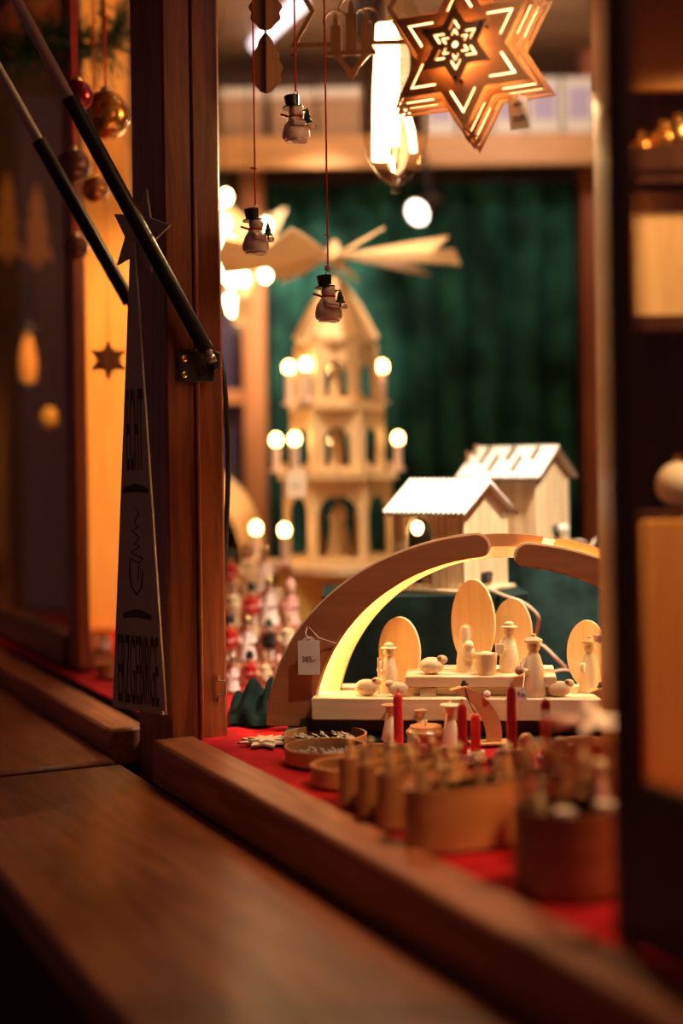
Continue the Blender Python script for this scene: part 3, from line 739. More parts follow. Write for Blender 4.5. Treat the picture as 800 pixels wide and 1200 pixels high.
price_tag(P(605, 110, 1.585), math.radians(-22), .0215, .040, [('ab', .4, .14, -.34), ('33,00', .66, .17, -.78)], 'small paper price tag hanging under the lit star', tilt=math.radians(-5),
          string=[(0, 0, -.004), (.001, .002, .008), (0, .004, .014)])
# big clear glass lamp with glowing tubes
gp = P(464, 212, 2.05); gs = 2.05/F
gl = thing('glass_lamp', 'large clear glass bulb lamp with bright glowing tubes', 'lamp', gp, 0)
part('envelope', B().lathe([(0, -.020), (.006, -.018), (.008, -.006), (.022, .004), (.040, .028), (.048, .065), (.049, .14), (.044, .22), (.026, .27), (.022, .30)], 28), pane_glass('lamp glass', (1, .93, .82), .3), gl)
for x, y, z0, z1, r in ((-.022, 0, .030, .225, .0125), (-.005, -.006, .050, .225, .010), (.026, .004, .042, .10, .005)):
    part('glow_tube', B().tube([(x, y, z0), (x*.9, y, (z0+z1)/2), (x*.6, y, z1)], r, 12), FILA, gl)
part('stem', B().tube([(0, .012, .03), (0, .012, .27)], .003, 6), BRASS, gl)
part('cap', B().cyl(.025, .29, .33, 18, bev=.003), BRASS, gl)
point('glass_lamp_light', gp+Vector((.012, -.012, .12)), 10, (1, .66, .34), .015)
part('cord', B().tube([(0, 0, .33), (0, 0, 2.094-gp.z)], .003, 8), BLACKM, gl)

# ------------------------------------------------------------------ tall candle pyramid
PD = 2.70; pm = PD/F
def pz(y): return P(397, y, PD).z
pyb = single('display_box', B().box((0, 0, 0), (.36, .28, pz(667)-.958), .004), GOLDB, 'golden box pedestal under the candle pyramid', 'pedestal', (P(400, 600, PD).x+.06, PD+.02, (pz(667)+.958)/2))
pyr = thing('candle_pyramid', 'tall three-tier wooden candle pyramid with a propeller of paddles', 'pyramid', (P(397, 667, PD).x, PD, pz(667)+.0005), 0)
Z0 = pz(667)
def hexring(R, ph=pi/6): return [(R*math.cos(ph+k*pi/3), R*math.sin(ph+k*pi/3)) for k in range(6)]
def hexslab(R, z0, z1, name, ph=pi/6, m=PALE): 
    b = B(); n = 6; lo = [b.bm.verts.new((x, y, z0)) for x, y in hexring(R, ph)]; hi = [b.bm.verts.new((x, y, z1)) for x, y in hexring(R, ph)]
    b.bm.faces.new(lo); b.bm.faces.new(hi)
    for k in range(n): b.bm.faces.new((lo[k], lo[(k+1) % n], hi[(k+1) % n], hi[k]))
    return part(name, b, m, pyr, smooth=None)
def tier(R, y0, y1, ah, aw):
    z0, z1 = pz(y0)-Z0, pz(y1)-Z0; side = R; h = z1-z0
    r = aw/2
    out = [(-side/2, 0), (side/2, 0), (side/2, h), (-side/2, h)]
    hole = [(-r, .010), (-r, ah)] + [(-r*math.cos(pi*k/12), ah+r*math.sin(pi*k/12)) for k in range(1, 12)] + [(r, ah), (r, .010)]
    me = plate_mesh('arch_panel', [out, hole], .005, PALE)
    ap = R*math.cos(pi/6)
    for k in range(6):
        a = -pi/2+k*pi/3
        put('arch_panel', me, pyr, (ap*math.cos(a), ap*math.sin(a), z0), a+pi/2)
    for x, y in hexring(R, 0): part('corner_post', B().cyl(.006, 0, h, 8), PALE, pyr, (x, y, z0))
    part('turntable', B().cyl(R*.7, 0, .005, 20), PALE, pyr, (0, 0, z0+.001))
    for k in range(6):
        a = k*pi/3+.4; hh = h*.62
        part('figure', B().lathe([(hh*.16, 0), (hh*.17, hh*.1), (hh*.08, hh*.68), (hh*.11, hh*.8), (hh*.06, hh*.98), (0, hh)], 10), (NUTW, PALE, NUTW)[k % 3], pyr, (R*.5*math.cos(a), R*.5*math.sin(a), z0+.006))
def candle_ring(R, y, ybulb, angs):
    z0 = pz(y)-Z0; zb = pz(ybulb)-Z0
    for a in angs:
        a = math.radians(a); x, y_ = R*math.cos(a), R*math.sin(a)
        c = part('candle', B().cyl(.0075, 0, zb-z0-.010, 10).cyl(.014, 0, .006, 12), WHITEP, pyr, (x, y_, z0))
        part('candle_bulb', B().ball((0, 0, zb-z0), .0105, (1, 1, 1.25), 12), FLAME, c)
hexslab(.172, 0, .014, 'base_board')
tier(.098, 656, 562, .085, .075); hexslab(.128, pz(562)-Z0, pz(553)-Z0, 'tier_board')
tier(.084, 553, 482, .060, .048); hexslab(.104, pz(482)-Z0, pz(474)-Z0, 'tier_board')
tier(.074, 474, 405, .058, .044); hexslab(.084, pz(405)-Z0, pz(398)-Z0, 'tier_board')
candle_ring(.158, 657, 617, (193, 232, 5, 90)); candle_ring(.116, 553, 515, (178, 228, 3, 92)); candle_ring(.090, 474, 430, (178, 232, 12, 92))
for rr_ in ((.116, 553), (.090, 474)):
    for k in range(12):
        a = 2*pi*k/12; part('fence_post', B().cyl(.003, 0, .018, 6), PALE, pyr, (rr_[0]*math.cos(a), rr_[0]*math.sin(a), pz(rr_[1])-Z0))
b = B()
zr0, zr1 = pz(398)-Z0, pz(328)-Z0
for k in range(6):
    a = k*pi/3
    part('roof_rib', B().tube([(.078*math.cos(a), .078*math.sin(a), zr0), (.045*math.cos(a), .045*math.sin(a), zr0+(zr1-zr0)*.55), (.010*math.cos(a), .010*math.sin(a), zr1)], .006, 6), PALE, pyr)
b = B(); rg0 = [b.bm.verts.new((.072*math.cos(k*pi/3), .072*math.sin(k*pi/3), zr0)) for k in range(6)]; rg1 = [b.bm.verts.new((.012*math.cos(k*pi/3), .012*math.sin(k*pi/3), zr1)) for k in range(6)]
for k in range(6): b.bm.faces.new((rg0[k], rg0[(k+1) % 6], rg1[(k+1) % 6], rg1[k]))
b.bm.faces.new(rg1); part('roof_cone', b, PALEX, pyr, smooth=None)
part('shaft', B().cyl(.004, 0, pz(300)-Z0, 8), NUTW, pyr)
part('hub', B().lathe([(.012, -.012), (.026, -.006), (.026, .010), (.012, .018), (.008, .03), (0, .034)], 16), PALE, pyr, (0, 0, pz(302)-Z0))
bl = B()
pts_b = [(.02, -.004), (.06, -.010), (.14, -.030), (.235, -.042), (.235, .030), (.14, .020), (.06, .006), (.02, .004)]
bl.prism(pts_b, -.0015, .0015, Matrix.Rotation(-pi/2+.55, 4, 'X'))
bme = bl.mesh('paddle', PALEX, None)
for k in range(9): put('paddle', bme, pyr, (0, 0, pz(302)-Z0+.004), 2*pi*k/9+.10)
price_tag(P(347, 549, 2.5), 0, .033, .055, [('165,-', .6, .16, -.68)], 'white paper price tag hanging on the candle pyramid', lean=-.4, string=[(0, 0, -.006), (.01, .03, .012), (.02, .06, .02)])

# wreath of fairy lights and wooden star behind the post
fw = thing('fairy_light_cluster', 'cluster of warm fairy lights on a wire frame behind the post', 'lights', P(262, 300, 3.1), 0)
fs = 3.1/F
fpos = [(258, 240), (266, 232), (254, 262), (262, 258), (250, 276), (258, 286), (268, 284), (252, 300), (262, 305), (274, 300), (284, 292), (254, 318), (266, 322), (278, 314), (250, 330), (272, 330), (310, 322), (311, 262), (270, 354), (272, 362), (288, 304), (244, 296), (246, 312), (284, 326)]
fpts = []
for i, (x, y) in enumerate(fpos):
    q = Vector(((x-262)*fs, ((i*37) % 7-3)*.012, (300-y)*fs)); fpts.append(q)
    part('bulb', B().ball((0, 0, 0), .0115, (1, 1, 1.3), 10), FAIRY, fw, q)
part('wire', B().tube(fpts, .0014, 5), BLACKM, fw)
part('cord', B().tube([(0, 0, .1), (0, 0, 2.30-P(262, 300, 3.1).z)], .002, 5), BLACKM, fw)
ws = thing('wooden_star', 'large pale wooden star hanging behind the fairy lights', 'star', P(292, 290, 3.25), math.radians(8))
put('star_plate', plate_mesh('star_plate', [star_pts(.125, 5, .42, pi/2+.5)], .006, PALEX), ws)
part('cord', B().tube([(0, 0, .05), (0, 0, 2.30-P(292, 290, 3.25).z)], .002, 5), BLACKM, ws)
price_tag(P(284, 350, 2.97), 0, .034, .062, [('49,-', .6, .16, -.68)], 'pale paper tag hanging below the fairy lights', lean=-.4, string=[(0, 0, -.006), (-.01, .02, .05), (-.02, .03, .10)])

# pale arch and second table display behind the post
pa_ = thing('pale_arch', 'pale plain wooden arch standing behind the post, left of the pyramid', 'arch', (P(238, 690, 2.95).x, 2.95, 1.0655), 0)
part('curved_band', B().band(arc(0, 0, .135, .225, pi, 0, 40), arc(0, 0, .085, .170, pi, 0, 40), -.02, .02), PALEX, pa_)
part('base_board', B().box((0, 0, -.010), (.28, .10, .02), .002), PALEX, pa_)
single('display_box', B().box((0, 0, 0), (.29, .16, .087), .003), DARKW, 'dark box pedestal under the pale plain arch', 'pedestal', (P(238, 690, 2.95).x, 2.95, 1.0015))

# little painted figures behind the post
def painted(kind, p, h, label, group):
    t = thing('painted_figure', label, 'figurine', p, random.uniform(-.6, .6), group)
    coat, legs, hatm = {'angel': (WHITEP, WHITEP, BRASS), 'soldier': (REDL, WHITEP, BLACK), 'miner': (BLACKM, WHITEP, DGREEN), 'child': (PINK, NUTW, PINK), 'plain': (PALE, PALE, NUTW)}[kind]
    part('base', B().cyl(h*.20, 0, h*.05, 14), NUTW, t)
    if kind in ('angel', 'child'):
        part('skirt', B().lathe([(h*.21, h*.05), (h*.19, h*.10), (h*.09, h*.58), (h*.07, h*.66), (0, h*.67)], 16), coat, t)
    else:
        for s_ in (-1, 1): part('leg', B().cyl(h*.055, h*.05, h*.34, 8), legs, t, (s_*h*.065, 0, 0))
        part('coat', B().lathe([(h*.14, h*.30), (h*.15, h*.36), (h*.115, h*.55), (h*.13, h*.64), (h*.06, h*.69), (0, h*.69)], 14), coat, t)
    part('head', B().ball((0, 0, h*.77), h*.095, seg=12), SKIN, t)
    part('hat', B().lathe([(h*.105, h*.82), (h*.10, h*.84), (h*.085, h*.95), (h*.05, h), (0, h)], 12), hatm, t)
    for s_ in (-1, 1): part('arm', B().tube([(s_*h*.12, 0, h*.62), (s_*h*.17, -h*.03, h*.46), (s_*h*.11, -h*.12, h*.42)], h*.038, 6), coat, t)
    if kind == 'angel':
        for s_ in (-1, 1): part('wing', B().ball((s_*h*.16, h*.09, h*.62), h*.14, (.7, .15, 1.1), 10), PALE, t)
    if kind == 'soldier': part('belt', B().cyl(h*.135, h*.43, h*.47, 14), WHITEP, t)
    return t
kinds = ['angel', 'soldier', 'child', 'angel', 'plain', 'soldier', 'child', 'angel', 'miner']
kl = {'angel': 'white winged angel figure', 'soldier': 'red-coated soldier figure', 'child': 'pink-dressed figure', 'plain': 'unpainted wooden figure', 'miner': 'dark-coated miner figure'}
ordn = ['first', 'second', 'third', 'fourth', 'fifth']
n = 0
for row, (d, x0, x1, cnt, h0, zz, rl) in enumerate(((2.12, 264, 334, 4, .058, 0, 'lowest row'), (2.23, 258, 346, 4, .070, .030, 'second row'), (2.35, 262, 350, 4, .078, .070, 'third row'), (2.48, 258, 322, 3, .085, .110, 'top row'))):
    if zz:
        xa, xb = P(x0-60, 700, d).x, P(x1+3, 700, d).x
        single('display_step', B().box(((xa+xb)/2, d, .9575+zz/2), (xb-xa, .085, zz), .002), REDW, 'low wooden step under the '+rl+' of painted figures', 'display step', group='steps for the painted figures')
    for k in range(cnt):
        px = x0+(x1-x0)*(k+.5)/cnt; kd = ['angel', 'soldier', 'plain', 'child', 'soldier', 'angel', 'miner', 'plain', 'plain', 'soldier', 'angel', 'child', 'soldier', 'plain', 'angel'][n]
        p = P(px+(k*7+row*5) % 4-1.5, 700, d); p.z = .958+zz
        painted(kd, p, h0*(.94+.06*((n*5) % 3)), kl[kd]+' behind the post, '+ordn[k]+' from it in the '+rl, 'painted figures behind the post'); n += 1

# ------------------------------------------------------------------ gas struts, sign, hook, cable on the post
RODM = mat('dull rod finish', (.55, .42, .35), .55, .3)
def strut(label, p_lo, p_mid, p_hi, group):
    t = thing('gas_strut', label, 'gas strut', p_lo, group=group)
    a, m_, h = Vector((0, 0, 0)), p_mid-p_lo, p_hi-p_lo; u = m_.normalized()
    part('cylinder', B().tube([u*.012, m_], .0096, 14), BLACK, t)
    part('piston_rod', B().tube([m_, h], .0068, 12), RODM, t)
    part('collar', B().tube([m_-u*.010, m_+u*.002], .0100, 14), BLACKM, t)
    part('end_fitting', B().tube([a-u*.006, u*.016], .0055, 10), STEEL, t)
    part('ball_joint', B().ball((0, 0, 0), .0065, seg=12), STEEL, t)
    return t
lo, mi = P(247, 420, 1.748), P(82, 116, 1.678); hi = lo+(mi-lo)*2.30
st1 = strut('black gas strut with silver rod fixed to the near face of the corner post', lo, mi, hi, 'gas struts of the flaps')
lo2, mi2 = P(157, 363, 1.945), P(46, 166, 1.89); hi2 = lo2+(mi2-lo2)*2.4
strut('black gas strut behind the corner post, half hidden by the tree sign', lo2, mi2, hi2, 'gas struts of the flaps')
br = thing('strut_bracket', 'black metal bracket with two brass screws on the corner post', 'bracket', SQ(.600, 1.663, P(228, 429, 1.764).z), RS)
bw, bh = .048, .040
part('plate', B().box((0, .0015, 0), (bw, .003, bh), .0008), BLACKM, br)
part('lug', B().box((.022, -.006, .006), (.008, .014, .022), .001), BLACKM, br)
for z in (.009, -.011):
    s0 = part('screw', B().lathe([(.0045, 0), (.0045, .0015), (.003, .0025), (.0016, .0012), (0, .001)], 14, Matrix.Rotation(pi/2, 4, 'X')), BRASS, br, (-.0165, -.0002, z))
# flaps held up above the opening
for (s0, s1, lab) in ((.2, 1.64, 'wooden flap held open above the main opening'), (1.88, 3.4, 'wooden flap held open beyond the corner post')):
    t = thing('shutter_flap', lab, 'shutter', SQ(.555, 0, 2.17), RS)
    M_ = Matrix.Rotation(math.radians(12), 4, 'Y')
    n = 6
    for k in range(n):
        ww = (s1-s0)/n
        part('board', B().box((-.33, s0+ww*(k+.5), .0), (.64, ww-.003, .022), .002, M_), POSTH, t)
# tree-shaped sign
spn = P(163.5, 833, 1.758)
sg = thing('tree_sign', 'tall narrow pale tree-shaped sign with dark lettering and a star', 'sign', spn, math.radians(-40))
q_ = 1.76/F; wb = 34.5*q_/.75; Hs = (833-285)*q_
put('board', plate_mesh('board', [[(-wb, 0), (wb, 0), (wb*.07, Hs), (-wb*.07, Hs)]], .003, SIGNW), sg)
so = put('star_top', plate_mesh('star_top', [star_pts(52*q_, 5, .48, pi/2-.25)], .003, SIGNW), sg, (.004, .008, Hs+.012))
def sz(y): return (833-y)*q_
put('lettering', text_mesh('ECHT', .030, sz(455)-sz(552), SIGNI), sg, (0, -.0016, sz(552)))
put('lettering', text_mesh('ERZGEBIRGE', .074, sz(744)-sz(826), SIGNI), sg, (0, -.0016, sz(826)))
for y, ww, hh in ((573, .046, .010), (720, .052, .010)):
    o_ = [(-ww/2+ww*k/12, sz(y)+.006*math.sin(pi*k/12)) for k in range(13)]; i_ = [(x, z-hh*(.6+.4*math.sin(pi*k/12))) for k, (x, z) in enumerate(o_)]
    part('swoosh', B().band(o_, i_, -.0021, -.0015), SIGNI, sg)
scr = [(0, 594), (4, 602), (-2, 612), (3, 618), (-6, 622), (4, 630), (-3, 638), (5, 640), (-7, 648), (8, 654), (3, 660), (-8, 655), (-9, 672), (-7, 688), (0, 697), (6, 688), (8, 670), (3, 664), (2, 680)]
part('script_emblem', B().tube([(x*q_/.75*1.0, -.0018, sz(y)) for x, y in scr], .0010, 5), SIGNI, sg)
part('corner_clip', B().box((wb-.003, -.005, .003), (.006, .004, .005), .0005), STEEL, sg)
# hook on the post
hk = SQ(.628, 1.6765, 0)
hp = P(238, 806, 1.79)
single('wire_hook', B().tube([(0, 0, .016), (0, -.001, .010), (.008, -.004, .009), (.008, -.004, -.008), (0, -.001, -.009), (0, 0, -.016)], .0014, 8), STEEL, 'small bent wire hook low on the corner post', 'hook', SQ(.628, 1.6765, hp.z), RS)
cable('cable', [P(248, -120, 1.87), P(249, 0, 1.87), P(250, 120, 1.87), P(246, 240, 1.87), P(254, 390, 1.86), P(263, 450, 1.84), P(267, 540, 1.84), P(265, 620, 1.84), P(261, 690, 1.85), P(252, 800, 1.87)], .0034, BLACKM, 'black power cable running down behind the corner post')

# ------------------------------------------------------------------ goods on the counter
ZR = .9592
def at(px, py): 
    p = G(px, py, ZR); return p
def candle(px, ytop, ybot, label, lift=0):
    p = at(px, ybot); h = (ybot-ytop)*p.y/F
    t = thing('red_candle', label, 'candle', (p.x, p.y, ZR+lift), 0, 'red candles on the counter')
    r = .0058
    part('wax', B().lathe([(r, 0), (r, h*.84), (r*.8, h*.90), (r*.28, h*.955), (0, h*.96)], 16), RED, t)
    part('wick', B().tube([(0, 0, h*.95), (.0005, 0, h*.985), (.0015, 0, h)], .0009, 6), RED, t)
    return p
def holder(p, r, h, label, m=WHITEP, foot=NUTW):
    t = thing('candle_holder', label, 'candle holder', (p.x, p.y, ZR), 0, 'candle holders on the counter')
    part('foot', B().cyl(r*1.25, 0, h*.28, 18, bev=.0008), foot, t)
    part('cup', B().lathe([(r*.8, h*.28), (r*.75, h*.5), (r, h*.62), (r, h*.97), (r*.75, h), (.0068, h*.98), (.0068, h*.75), (0, h*.74)], 18), m, t)
    return t
for px, yt, yb, lab, hl in ((467, 808, 884, 'red candle standing before the hatted shepherd figures', .006), (542, 820, 896, 'red candle in front of the crescent moon holder', .008),
                       (557.5, 833, 892, 'shorter red candle close beside the crescent moon holder', .008), (600, 800, 902, 'tallest red candle in a white cup before the arch', .020), (640, 815, 906, 'red candle with a bent wick before the right wooden figure', .016)):
    p = at(px, yb); h = hl; holder(p, .0105, h+.004, 'small holder carrying the '+lab.split(' standing')[0].split(' in front')[0].split(' close')[0].split(' in a')[0].split(' with')[0]+{467: ' near the lidded box', 542: ' at the crescent moon', 557.5: ' beside the moon crescent', 600: ' between two angels', 640: ' by the tall obelisk'}[px])
    hh = (yb-yt)*p.y/F
    t = thing('red_candle', lab, 'candle', (p.x, p.y, ZR+h), 0, 'red candles on the counter'); r = .0057; L_ = hh-h
    part('wax', B().lathe([(r, 0), (r, L_*.86), (r*.8, L_*.91), (r*.3, L_*.95), (0, L_*.955)], 16), RED, t)
    bend = .006 if px == 640 else .001
    part('wick', B().tube([(0, 0, L_*.94), (.0005, 0, L_*.985), (bend*.6, 0, L_), (bend, 0, L_*(.985 if px == 640 else 1.0)+.001)], .0011, 6), RED, t)
# hatted peg figures
for px, yt, yb, lab in ((457, 822, 868, 'slim wooden peg figure with dark brim, beside the tall red candle'), (495, 821, 874, 'wooden peg figure with dark-brimmed hat behind the lidded box'), (528, 821, 876, 'wooden peg figure with pale brimmed hat beside the crescent')):
    p = at(px, yb) + Vector((0, .035 if px == 495 else 0, 0)); h = (yb-yt)*p.y/F
    if px == 495: h = .040
    t = thing('peg_figure', lab, 'figurine', (p.x, p.y, ZR), 0, 'hatted peg figures')
    part('body', B().lathe([(h*.24, 0), (h*.24, h*.03), (h*.15, h*.4), (h*.10, h*.66), (h*.06, h*.72), (0, h*.73)], 18), PALE, t)
    part('head', B().ball((0, 0, h*.82), h*.13), PALE, t)
    part('hat', B().lathe([(h*.20, h*.885), (h*.21, h*.90), (h*.20, h*.92), (h*.08, h*.93), (h*.03, h*.96), (h*.02, h*1.0), (0, h*1.0)], 18), NUTW if px != 528 else PALE, t)
# lidded box, crescent, rod ornament
p = at(499, 874)
t = thing('lidded_box', 'small round turned wooden box with lid and peg', 'box', (p.x, p.y, ZR), 0)
part('body', B().lathe([(.021, 0), (.022, .002), (.022, .013), (.0205, .014), (0, .014)], 24), BOXW, t)
part('lid', B().lathe([(.0235, .0142), (.0235, .018), (.020, .021), (.019, .024), (0, .024)], 24), BOXW, t)
part('knob', B().cyl(.0018, .024, .031, 8), PALE, t)
for k, (dx, dz, an) in enumerate(((-.006, 0, .5), (.0, 0, .6))):
    pass
def crescent_holder(p, H_, rz, label, flip=1):
    t = thing('crescent_holder', label, 'ornament', (p.x, p.y, ZR), rz)
    o_ = arc(-.052*H_/.075*flip, .012*H_/.075, .076*H_/.075*flip, .062*H_/.075, -.20, 1.12, 24); i_ = arc(-.064*H_/.075*flip, .006*H_/.075, .072*H_/.075*flip, .063*H_/.075, -.10, 1.16, 24)
    part('moon', B().band(o_, i_, -.006, .006), PLY, t)
    part('foot', B().box((.012*flip, 0, .0014), (.05, .026, .0026), .0005), PLY, t)
    tx, tz = o_[-1]
    part('tip_figure', B().ball((tx, -.0, tz+.004), .003).tube([(tx-.004, 0, tz+.001), (tx+.005, 0, tz+.002)], .0016, 6), BLACKM, t)
    part('thread', B().tube([(tx, -.007, tz-.002), (tx+.004*flip, -.007, tz-.018), (tx+.012*flip, -.007, tz-.034)], .0007, 5), BLACKM, t)
    part('bead', B().ball((tx+.026*flip, -.008, tz-.010), .0045, (1, .6, 1)), WHITEP, t)
    return t
crescent_holder(at(563, 872), .078, math.radians(10), 'slim plywood crescent moon with a tiny dark figure at its tip')
crescent_holder(at(722, 872), .075, math.radians(12), 'plywood crescent moon beside the rod with a drilled block')
p = at(708, 880)
t = thing('rod_ornament', 'thin rod topped by a small drilled wooden block', 'ornament', (p.x, p.y, ZR), math.radians(15))
hr = (880-752)*p.y/F
part('rod', B().tube([(0, 0, .004), (0, 0, hr)], .0012, 8), NUTW, t)
part('block', B().box((0, 0, hr+.004), (.019, .010, .009), .0008), PINK, t)
for s_ in (-1, 1): part('drill_hole', B().cyl(.0016, 0, .0003, 10, Matrix.Rotation(pi/2, 4, 'X')), BLACKM, t, (s_*.0045, -.0051, hr+.004))
part('foot', B().cyl(.012, 0, .004, 18), NUTW, t)
# angels
def angel(px, yhead, ybase, label):
    p = at(px, ybase); h = (ybase-yhead+6)*p.y/F
    t = thing('angel_figure', label, 'figurine', (p.x, p.y, ZR), random.uniform(-.4, .4), 'small angels on the counter')
    part('dress', B().lathe([(h*.32, 0), (h*.30, h*.08), (h*.13, h*.55), (h*.10, h*.64), (0, h*.65)], 16), WHITEP, t)
    part('head', B().ball((0, 0, h*.80), h*.20), SKIN, t)
    for s_ in (-1, 1):
        part('wing', B().ball((s_*h*.26, h*.10, h*.55), h*.20, (.85, .18, .9), 10), PINK, t)
        part('arm', B().tube([(s_*h*.10, 0, h*.56), (s_*h*.2, -h*.14, h*.42), (s_*h*.06, -h*.26, h*.44)], h*.05, 6), WHITEP, t)
    part('songbook', B().box((0, -h*.28, h*.46), (h*.22, h*.03, h*.16)), REDL, t)
angel(486, 868, 898, 'small white angel with peach head before the lidded box'); angel(617, 865, 900, 'small white angel with peach head between two red candles')
angel(657, 869, 908, 'small white angel with peach head beside the right red candle'); angel(520, 880, 912, 'small white angel with peach head before the brimmed peg figure')
angel(585, 884, 915, 'small white angel with peach head before the tallest red candle'); angel(455, 882, 915, 'small white angel with peach head behind the oval boxes')
# flat rings with wood shavings
def shavings(t, r, z, n, m=PALE, seed=1):
    rn = random.Random(seed)
    for k in range(n):
        a = rn.uniform(0, 2*pi); rr = r*math.sqrt(rn.uniform(0, .75)); cx, cy = rr*math.cos(a), rr*math.sin(a); L_ = rn.uniform(.008, .016); th = rn.uniform(0, pi); q = []
        for i in range(7):
            u = i/6-.5; q.append((cx+u*L_*math.cos(th)+.003*math.sin(i*1.7), cy+u*L_*math.sin(th), z+.003+.004*(1-4*u*u)+.0015*math.cos(i*2)))
        part('shaving', B().tube(q, .0007, 4), m, t)
def ringbox(px, ybot, wpx, h, label, fill, m=BOXW):
    p = at(px, ybot); r = wpx*p.y/F/2
    t = thing('ring_box', label, 'box', (p.x, p.y+r, ZR), 0, 'flat bentwood boxes')
    part('rim', B().lathe([(r-.0025, .001), (r, .001), (r, h), (r-.0025, h), (r-.0025, .002)], 40), m, t)
    part('bottom', B().cyl(r-.0028, 0, .002, 40), PALE, t)
    shavings(t, r*.82, .003, fill, PALE if fill != 26 else WHITEP, int(px))
    return t
ringbox(381, 881, 100, .0125, 'flat bentwood box of pale shavings beside the velvet', 22)
ringbox(381, 902, 100, .0175, 'flat bentwood box of white shavings, second from the velvet', 26)
ringbox(402, 926, 78, .020, 'small deep bentwood box with open rim near the sill', 14)
ringbox(452, 905, 84, .0165, 'flat bentwood box of white shavings before the lidded box', 26)
# flat straw star
p = at(312, 871)
t = thing('straw_star', 'flat pale star lying on the red cloth', 'star', (p.x, p.y, ZR+.001), .3)
put('star_plate', plate_mesh('star_plate', [star_pts(.036, 8, .55), star_pts(.016, 8, .5)], .0025, PALE), t, (0, 0, .0015), rot=(pi/2, 0, 0))
put('star_plate', plate_mesh('star_plate', [star_pts(.024, 8, .5)], .0025, PALE), t, (0, 0, .0042), rot=(pi/2, 0, .2))

# tall oval boxes with carved scenes
def tree_fig(t, x, y, z, h, m=NUTW):
    f = part('carved_tree', B().cyl(h*.06, 0, h*.2, 8).lathe([(h*.22, h*.18), (h*.10, h*.42), (h*.17, h*.42), (h*.07, h*.66), (h*.12, h*.66), (0, h)], 10), m, t, (x, y, z)); return f
def doll(t, x, y, z, h, m=NUTW, hm=PALE):
    f = part('carved_figure', B().lathe([(h*.18, 0), (h*.19, h*.05), (h*.09, h*.62), (h*.06, h*.70), (0, h*.70)], 12), m, t, (x, y, z)); part('head', B().ball((0, 0, h*.83), h*.14, seg=10), hm, f); return f
def ovalbox(c, a_, b_, h, label, seed, rz=RS, m=BOXW, figs=4, fh=.026):
    rn = random.Random(seed)
    t = thing('oval_box', label, 'box', (c[0], c[1], ZR), rz, 'tall bentwood boxes with carved scenes')
    part('rim', B().lathe([(1-.05, .001), (1, .001), (1, h), (1-.05, h), (1-.05, h-.006)], 48, None, a_, b_), m, t)
    part('scene_plate', B().lathe([(.948, h-.010), (.948, h-.006), (0, h-.006)], 40, None, a_, b_), PALE, t)
    for k in range(figs):
        u = -0.78+1.56*k/(figs-1); x = u*a_; y = rn.uniform(-.35, .35)*b_
        if k % 2: doll(t, x, y, h-.006, fh*rn.uniform(.75, 1.05), NUTW if rn.random() < .6 else PLY)
        else: tree_fig(t, x, y, h-.006, fh*rn.uniform(.8, 1.15), NUTW if rn.random() < .5 else PLY)
    return t
def ob(pxl, ybl, a_, b_, h, label, seed, figs=4, fh=.026):
    """placed by its left end on the cloth"""
    p = at(pxl, ybl); c = p + Vector((a_*math.cos(A), a_*math.sin(A), 0)); return ovalbox(c, a_, b_, h, label, seed, RS, BOXW, figs, fh)
ob(398, 944, .045, .0185, .048, 'tall oval bentwood box farthest up the row, next to the ring boxes', 1)
ob(420, 957, .046, .019, .050, 'tall oval bentwood box second in the row from the ring boxes', 2)
ob(443, 971, .047, .020, .052, 'tall oval bentwood box third in the row from the ring boxes', 3)
ob(476, 997, .061, .029, .055, 'broad copper-coloured oval bentwood box catching the light', 4, 6, .034)
# dark round box with arch and figures
c = at(675, 1058); c = Vector((c.x, c.y+.043, 0))
t = thing('round_box', 'dark red round bentwood box carrying a small wooden arch', 'box', (c.x, c.y, ZR), RS*.3)
hb = .066
REDB = wood('reddish veneer', (.42, .13, .055), (.28, .075, .03), 'X', 36, .42, .2, 10, .08)
part('rim', B().lathe([(.0405, .001), (.0425, .001), (.0425, hb), (.0405, hb), (.0405, hb-.006)], 48), REDB, t)
part('scene_plate', B().lathe([(.0402, hb-.010), (.0402, hb-.006), (0, hb-.006)], 40), PALE, t)
part('ring_arch', B().band(arc(0, .022, .020, .030, -.6, pi+.6, 32), arc(0, .022, .016, .026, -.6, pi+.6, 32), -.006, .006), PLY, t, (-.021, -.006, hb-.002), .2)
doll(t, -.024, -.004, hb-.006, .032, PALE); doll(t, -.014, .006, hb-.006, .028, REDL)
part('tea_light', B().cyl(.008, 0, .008, 14), WHITEP, t, (-.010, -.028, hb-.006)); part('tea_light', B().cyl(.008, 0, .008, 14), WHITEP, t, (.028, -.012, hb-.006))
tree_fig(t, .020, .016, hb-.006, .05, NUTW); doll(t, .030, .006, hb-.006, .04, PINK)
# small pyramid with paddles behind it
c = at(692, 1015)
t = thing('small_pyramid', 'small flat-sided wooden obelisk pyramid with pale paddles', 'pyramid', (c.x+.004, c.y+.032, ZR), math.radians(-8))
part('obelisk', B().prism([(-.024, .004), (.024, .004), (.013, .098), (-.013, .098)], -.004, .004), PLY, t)
part('foot', B().cyl(.030, 0, .004, 24), BOXW, t)
part('shaft', B().cyl(.0018, .098, .118, 8), BRASS, t)
part('hub', B().lathe([(.006, .110), (.008, .114), (.007, .122), (.002, .134), (0, .135)], 12), WHITEP, t)
bl = B().prism([(.006, -.002), (.018, -.008), (.040, -.011), (.040, .010), (.018, .006), (.006, .002)], -.0008, .0008, Matrix.Rotation(-pi/2+.5, 4, 'X'))
bme = bl.mesh('paddle', WHITEP, None)
for k in range(7): put('paddle', bme, t, (0, 0, .116), 2*pi*k/7+.3)
